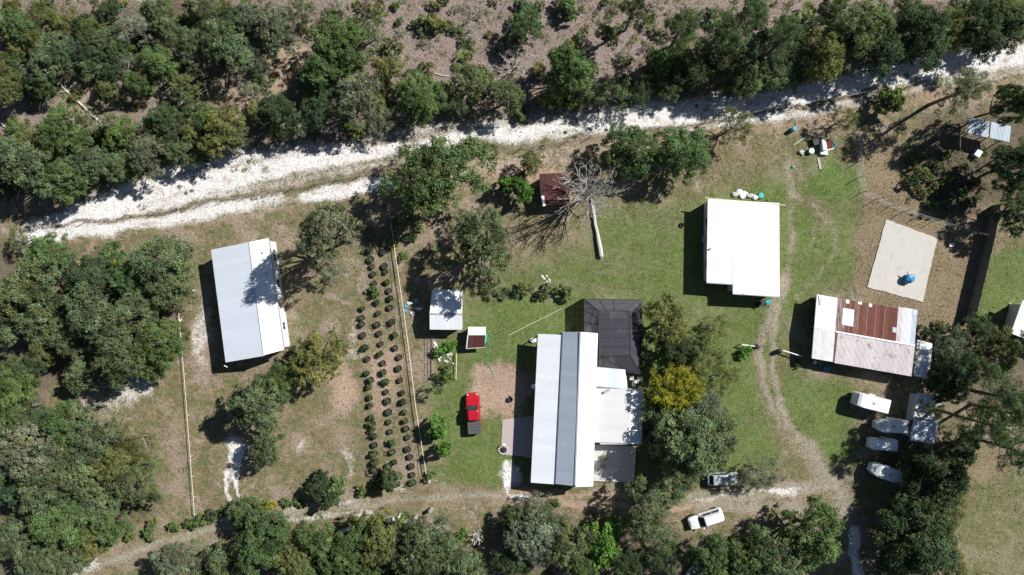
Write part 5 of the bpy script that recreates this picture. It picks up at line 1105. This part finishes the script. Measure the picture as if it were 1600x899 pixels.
heap('toy_chairs', 1487, 383, 'broken white plastic chair lying in the weedy pen', [('seat', MB().box(-.3, .25, -.25, .25, .15, .2), 'white'), ('backrest', MB().prism([(-.5, -.25, .35), (-.3, -.25, .2), (-.3, .25, .2), (-.5, .25, .4)], lambda p: p[2]-.05), 'white'), ('leg', MB().tube([(.2, .2, .18), (.5, .35, .0)], [.03, .03]), 'white'), ('leg', MB().tube([(.2, -.2, .18), (.45, -.4, .0)], [.03, .03]), 'redbrown')], 'chair')
single('white_cooler', 'white boxy cooler on bare ground below the carport', 'cooler', 1524, 241, cabinet(1.0, .8, .7), 'white', 55)
single('black_bucket', 'round black tub on bare sand beside the long house', 'tub', 797, 624, MB().lathe([(.3, -.02), (.36, .3), (.39, .32), (.35, .32), (.3, .12), (.02, .1)], 14), 'black')
single('black_bucket', 'black bucket beside the smaller citrus bush', 'tub', 701, 694, MB().lathe([(.2, -.02), (.26, .35), (.28, .37), (.24, .37), (.2, .12), (.02, .1)], 12), 'black')
def tyre(px, py, label): single('old_tyre', label, 'tyre', px, py, MB().lathe([(.2, .0), (.3, -.02), (.36, .06), (.36, .16), (.3, .23), (.2, .2), (.19, .1), (.2, .02)], 16), 'rubber')
tyre(1065, 352, 'black tyre on the lawn left of white roof house'); tyre(684, 815, 'black tyre on dirt below the lower path')
t = thing('fire_ring', 'ring of pale stones with black ash on sandy drive', 'fire pit', P(786, 703)); rr = random.Random(2)
for k in range(11): a = k*.57; obj('stone', MB().blob((.62*math.cos(a), .62*math.sin(a), .08), (.17, .14, .13), k, 6, 4), 'stone', t)
obj('ash', MB().blob((0, 0, .03), (.5, .45, .09), 4), 'ash', t); obj('grate', MB().tube([(-.8, .1, .1), (-.6, .5, .15), (-.15, .75, .15)], [.06]*3).blob((.08, -.18, .14), (.3, .22, .1), 6), 'black', t); obj('cushion', MB().blob((.05, .75, .14), (.3, .17, .1), 2), 'cream', t)
# scrap by the lower path
for x, y, L, W, h, a, mt, lab in ((610, 811, 1.05, .75, .5, 10, 'newwhite', 'white appliance box beside the lower path'), (624, 806, .8, .28, .25, 60, 'newwhite', 'narrow white box beside the lower path'), (637, 816, .9, .7, .4, -30, 'roof_shed', 'tilted grey-white box half under trees by path'), (538, 829, 1.7, .5, .2, 18, 'roof_shed', 'long white trough beside the leafy belt'), (456, 833, .6, .35, .3, 5, 'newwhite', 'small white box among leaves by the path')):
    single('scrap_box', lab, 'box', x, y, cabinet(L, W, h), mt, a)
for x, y, h, lab in ((674, 795, 1.1, 'squat pale stump post by the lower path'), (651, 806, .8, 'grey stump post near the white scrap')):
    single('stump_post', lab, 'post', x, y, MB().lathe([(.3, -.05), (.28, h*.6), (.30, h), (.1, h+.03)], 9), 'greybark')
for x, y, lab in ((305, 455, 'white bucket at the oak wood edge by metal building'), (283, 500, 'white jug beside the cream-railed fence end'), (671, 752, 'white jug at the end of pot rows')):
    single('white_bucket', lab, 'bucket', x, y, MB().lathe([(.15, -.02), (.2, .32), (.22, .34), (.18, .34), (.15, .08), (.02, .06)], 10), 'white')
for k, (x, y) in enumerate(((634, 479), (640, 474), (633, 486), (645, 490), (650, 470), (655, 483))):
    tag(obj('plastic_sheet', MB().blob((0, 0, .08), (rj.uniform(.3, .6), rj.uniform(.2, .4), .1), k, 7, 4), 'newwhite' if k % 2 else 'cyan', None, P(x, y)), 'crumpled '+('white' if k % 2 else 'light blue')+' plastic by the garden shed', 'plastic', 'plastic scraps by the garden shed')
for k, (x, y) in enumerate(((1148, 304), (1155, 300), (1163, 302), (1172, 306), (1180, 309), (1160, 306))):
    tag(obj('rubble_bag', MB().blob((0, 0, .15), (rj.uniform(.4, .75), rj.uniform(.25, .45), .22), 20+k, 8, 4), 'newwhite' if k % 3 else 'stone', None, P(x, y, 0)), 'pale rubble sack behind the white roof house', 'sack', 'rubble sacks behind the white roof house')
drum(1188, 306, 'teal', 'teal tub behind the white roof house', .4, .4)
single('barrow', 'dark wheelbarrow with blue load below white roof house', 'wheelbarrow', 1188, 474, MB().prism([(-.5, -.32, .6), (.5, -.35, .65), (.5, .35, .65), (-.5, .32, .6)], .25).tube([(-.4, .3, .4), (-1.2, .3, .55)], [.03, .03]).tube([(-.4, -.3, .4), (-1.2, -.3, .55)], [.03, .03]).lathe([(.18, -.02), (.2, .15), (.18, .3)], 10, .6, 0), 'black', 200)
single('blue_tote', 'light blue tote at the corner below white roof house', 'tote', 1199, 472, cabinet(.7, .55, .45), 'cyan', 25)
single('blue_bag', 'crumpled blue bag in the barn shadow', 'bag', 1291, 576, MB().blob((0, 0, .2), (.5, .42, .24), 9).blob((.2, .2, .2), (.25, .22, .2), 10), 'blue', 0)
single('white_tub', 'white tub at the barn corner in shade', 'tub', 1272, 566, MB().lathe([(.18, -.02), (.24, .34), (.26, .36), (.2, .36), (.02, .3)], 12), 'white')
for k, (x, y, a) in enumerate(((682, 545, 18), (685, 548, 20), (683, 553, 22))): single('white_board', ['long white board in the vegetable plot', 'white board stacked beside another in the plot', 'lower white board in the vegetable plot'][k], 'board', x, y, MB().box(-.12, .12, -1.1, 1.1, .0, .05).box(-.13, .13, -.9, -.8, .05, .08), 'newwhite', a, .03+k*.06)
for k in range(9): tag(obj('rubble_stone', MB().blob((0, 0, .06), (rj.uniform(.14, .3), rj.uniform(.12, .2), .12), 40+k, 6, 4), 'stone', None, P(702+rj.uniform(-7, 7), 560+rj.uniform(-9, 9))), 'pale stone in the rubble patch of vegetable plot', 'stone', 'stones in the vegetable plot')
for k in range(8): tag(obj('rubble_stone', MB().blob((0, 0, .05), (rj.uniform(.15, .32), rj.uniform(.12, .25), .1), 60+k, 6, 4), 'stone', None, P(853+rj.uniform(-7, 7), 438+rj.uniform(-8, 8))), 'pinkish stone in the small rubble spot on lawn', 'stone', 'stones on the lawn')
t = thing('wood_pallet', 'grey slatted pallet on the ground in the wood', 'pallet', P(57, 632))
for k in range(4): obj('slat', MB().box(-.55+k*.32, -.41+k*.32, -1.6, 1.6, .12, .16), 'woodgrey', t)
for k in range(5): obj('bearer', MB().box(-.58, .58, -1.55+k*.75, -1.43+k*.75, -.02, .12), 'woodgrey', t)
t = thing('metal_scrap', 'broken metal frame beside the cabin beyond board fence', 'scrap', P(1582, 481)); obj('frame', MB().tube([(-.8, -.5, .3), (.6, .6, .5), (.9, .2, .1)], [.05]*3).tube([(-.5, .6, .1), (.8, -.4, .4)], [.05]*2), 'galv', t); obj('panel', MB().box(-.5, .5, -.3, .3, -.02, .12), 'newwhite', t)
single('patio_pole', 'thin pole lying across the patio floor', 'pole', 935, 732, MB().tube([(-.75, -.45, 0), (.75, .45, .02)], [.03, .025]), 'wood', 0, .32)
for k, (x, y) in enumerate(((986, 590), (992, 596), (999, 592), (990, 601))): tag(obj('storage_box', cabinet(rj.uniform(.5, .8), rj.uniform(.4, .6), rj.uniform(.4, .8)), 'newwhite', None, P(x, y)), 'white storage box beside the pool enclosure wall', 'box', 'storage boxes by the pool enclosure')
single('white_rubbish', 'white rubbish sack at the porch corner', 'sack', 833, 532, MB().blob((0, 0, .2), (.5, .35, .25), 3), 'newwhite')
# ------------------------------------------------------------------ grass tufts, litter, twigs (uncountable)
def scatter(n, dens, seed):
    r = np.random.default_rng(seed); x = r.uniform(-20, 1620, n); y = r.uniform(-20, 920, n)
    i = np.clip(np.searchsorted(gxs, (x-800)/S), 0, NX-1); j = np.clip(np.searchsorted(gys, (449.5-y)/S), 0, NY-1)
    w = sum(Z[k][j, i]*v for k, v in dens.items() if k != 'base')
    tot = sum(Z[k][j, i] for k in ZN); w = w+(1-np.clip(tot, 0, 1))*dens.get('base', 0)
    cl = lattice(x, y, 14, seed+50); keep = r.random(n) < w*np.clip(cl*2.2-.45, .05, 1.4)
    for bx in BOX: keep &= ~inside(bx, x, y)
    return x[keep], y[keep]
BOX = [[(342, 386), (412, 372), (440, 548), (362, 566)], [(832, 466), (1002, 466), (1002, 760), (828, 757)], [(1095, 312), (1210, 318), (1210, 462), (1095, 445)], [(1384, 343), (1464, 373), (1441, 472), (1355, 449)], [(785, 656), (834, 650), (830, 715), (782, 710)], [(676, 455), (721, 455), (721, 514), (674, 514)]]
def blades(name, label, cat, n, dens, seed, c0, c1, h, w, nb=3, lay=.7, warp=None):
    x, y = scatter(n, dens, seed); r = np.random.default_rng(seed+9); N = len(x)
    px = np.repeat((x-800)/S, nb); py = np.repeat((449.5-y)/S, nb); K = N*nb; a = r.uniform(0, 6.283, K); hh = h*(.5+r.random(K)); ln = lay*(.4+.9*r.random(K))*hh; ww = w*(.6+.8*r.random(K))
    px = px+r.normal(0, .05, K); py = py+r.normal(0, .05, K); z = np.full(K, -.01)
    dx, dy = np.cos(a), np.sin(a)
    v = np.stack([np.stack([px-dy*ww, py+dx*ww, z], 1), np.stack([px+dy*ww, py-dx*ww, z], 1), np.stack([px+dx*ln, py+dy*ln, z+hh], 1)], 1).reshape(-1, 3)
    m_ = np.repeat(r.random((N, 1)), nb, 0); tone = (np.array(c0)*(1-m_)+np.array(c1)*m_)*(1+r.normal(0, .15, (K, 1)))
    o = link(bpy.data.objects.new(name, raw_mesh(name, v, np.arange(3*K).reshape(K, 3), np.repeat(np.clip(tone, .01, 1), 3, 0), 'blade'))); tag(o, label, cat, None, 'stuff'); return N
blades('lawn_grass', 'short green lawn grass in uneven tufts', 'grass', 110000, {'green': .8, 'lush': 1.0, 'base': .22}, 1, (.085, .125, .038), (.165, .205, .085), .055, .045, 3, 1.3)
blades('dry_grass', 'dry tan and olive grass tufts over the yard', 'grass', 120000, {'straw': .95, 'base': .6, 'green': .12, 'mould': .3, 'litter': .2, 'track': .1, 'dirt': .12}, 2, (.15, .125, .065), (.34, .28, .18), .075, .04, 3, 1.4)
blades('weed_tufts', 'scattered low green weeds across dry ground', 'weeds', 26000, {'straw': .35, 'base': .5, 'mould': .5, 'litter': .5, 'dirt': .1, 'sand': .04}, 3, (.08, .115, .028), (.15, .19, .05), .11, .06, 5, 1.2)
blades('leaf_litter', 'dead leaves and bark litter strewn over the scrub floor', 'leaf litter', 60000, {'litter': .8, 'mould': .6, 'dirt': .1, 'sand': .08, 'base': .05}, 4, (.16, .11, .085), (.50, .44, .40), .05, .07, 2, 2.4)
def twigs():
    x, y = scatter(15000, {'litter': .8, 'mould': .35, 'straw': .03}, 6); r = np.random.default_rng(77); N = len(x); a = r.uniform(0, 6.283, N); L = r.gamma(2, .28, N)+.15; w = r.uniform(.012, .035, N)
    c = np.stack([(x-800)/S, (449.5-y)/S, r.uniform(.02, .1, N)], 1); d = np.stack([np.cos(a)*L/2, np.sin(a)*L/2, r.normal(0, .05, N)], 1); e = np.stack([-np.sin(a)*w, np.cos(a)*w, np.zeros(N)], 1); u = np.stack([np.zeros(N), np.zeros(N), w*1.6], 1)
    v = np.stack([c-d-e, c-d+e, c-d+u, c+d-e*.5, c+d+e*.5, c+d+u*.5], 1).reshape(-1, 3); o = np.arange(N)[:, None]*6
    f = np.concatenate([o+np.array(k) for k in ([0, 2, 5, 3], [2, 1, 4, 5], [1, 0, 3, 4])], 0); tn = np.repeat(np.clip(r.normal(1, .3, (N, 1)), .3, 1.6)*np.array([.36, .32, .29]), 6, 0)
    tag(link(bpy.data.objects.new('twig_litter', raw_mesh('twig_litter', v, f, tn, 'blade'))), 'fallen twigs and branch scraps on the scrub floor', 'twigs', None, 'stuff')
twigs()

def undergrowth():
    """low leafy scrub mounds between the bushes"""
    x, y = scatter(13000, {'litter': .46, 'mould': .8}, 33); r = np.random.default_rng(5); N = len(x); nl_ = 56; K = N*nl_
    rad = np.repeat(r.uniform(.25, .8, N), nl_); d = r.normal(0, 1, (K, 3)); d /= np.linalg.norm(d, axis=1, keepdims=True); d[:, 2] = np.abs(d[:, 2])*.8
    pos = np.stack([np.repeat((x-800)/S, nl_), np.repeat((449.5-y)/S, nl_), np.zeros(K)], 1)+d*rad[:, None]*r.uniform(.6, 1.05, (K, 1))
    pal = np.array([(.15, .175, .055), (.12, .18, .045), (.18, .19, .06), (.15, .215, .045), (.20, .20, .13)]); tone = np.repeat(pal[r.integers(0, 5, N)], nl_, 0)*(1+r.normal(0, .2, (K, 1)))
    o = link(bpy.data.objects.new('undergrowth', leaf_mesh('undergrowth', pos, d, .17*(.6+.8*r.random(K)), np.clip(tone, .02, 1), 'blade', .4, .5, 3))); tag(o, 'low leafy undergrowth matted over the scrub floor', 'undergrowth', None, 'stuff')
undergrowth()
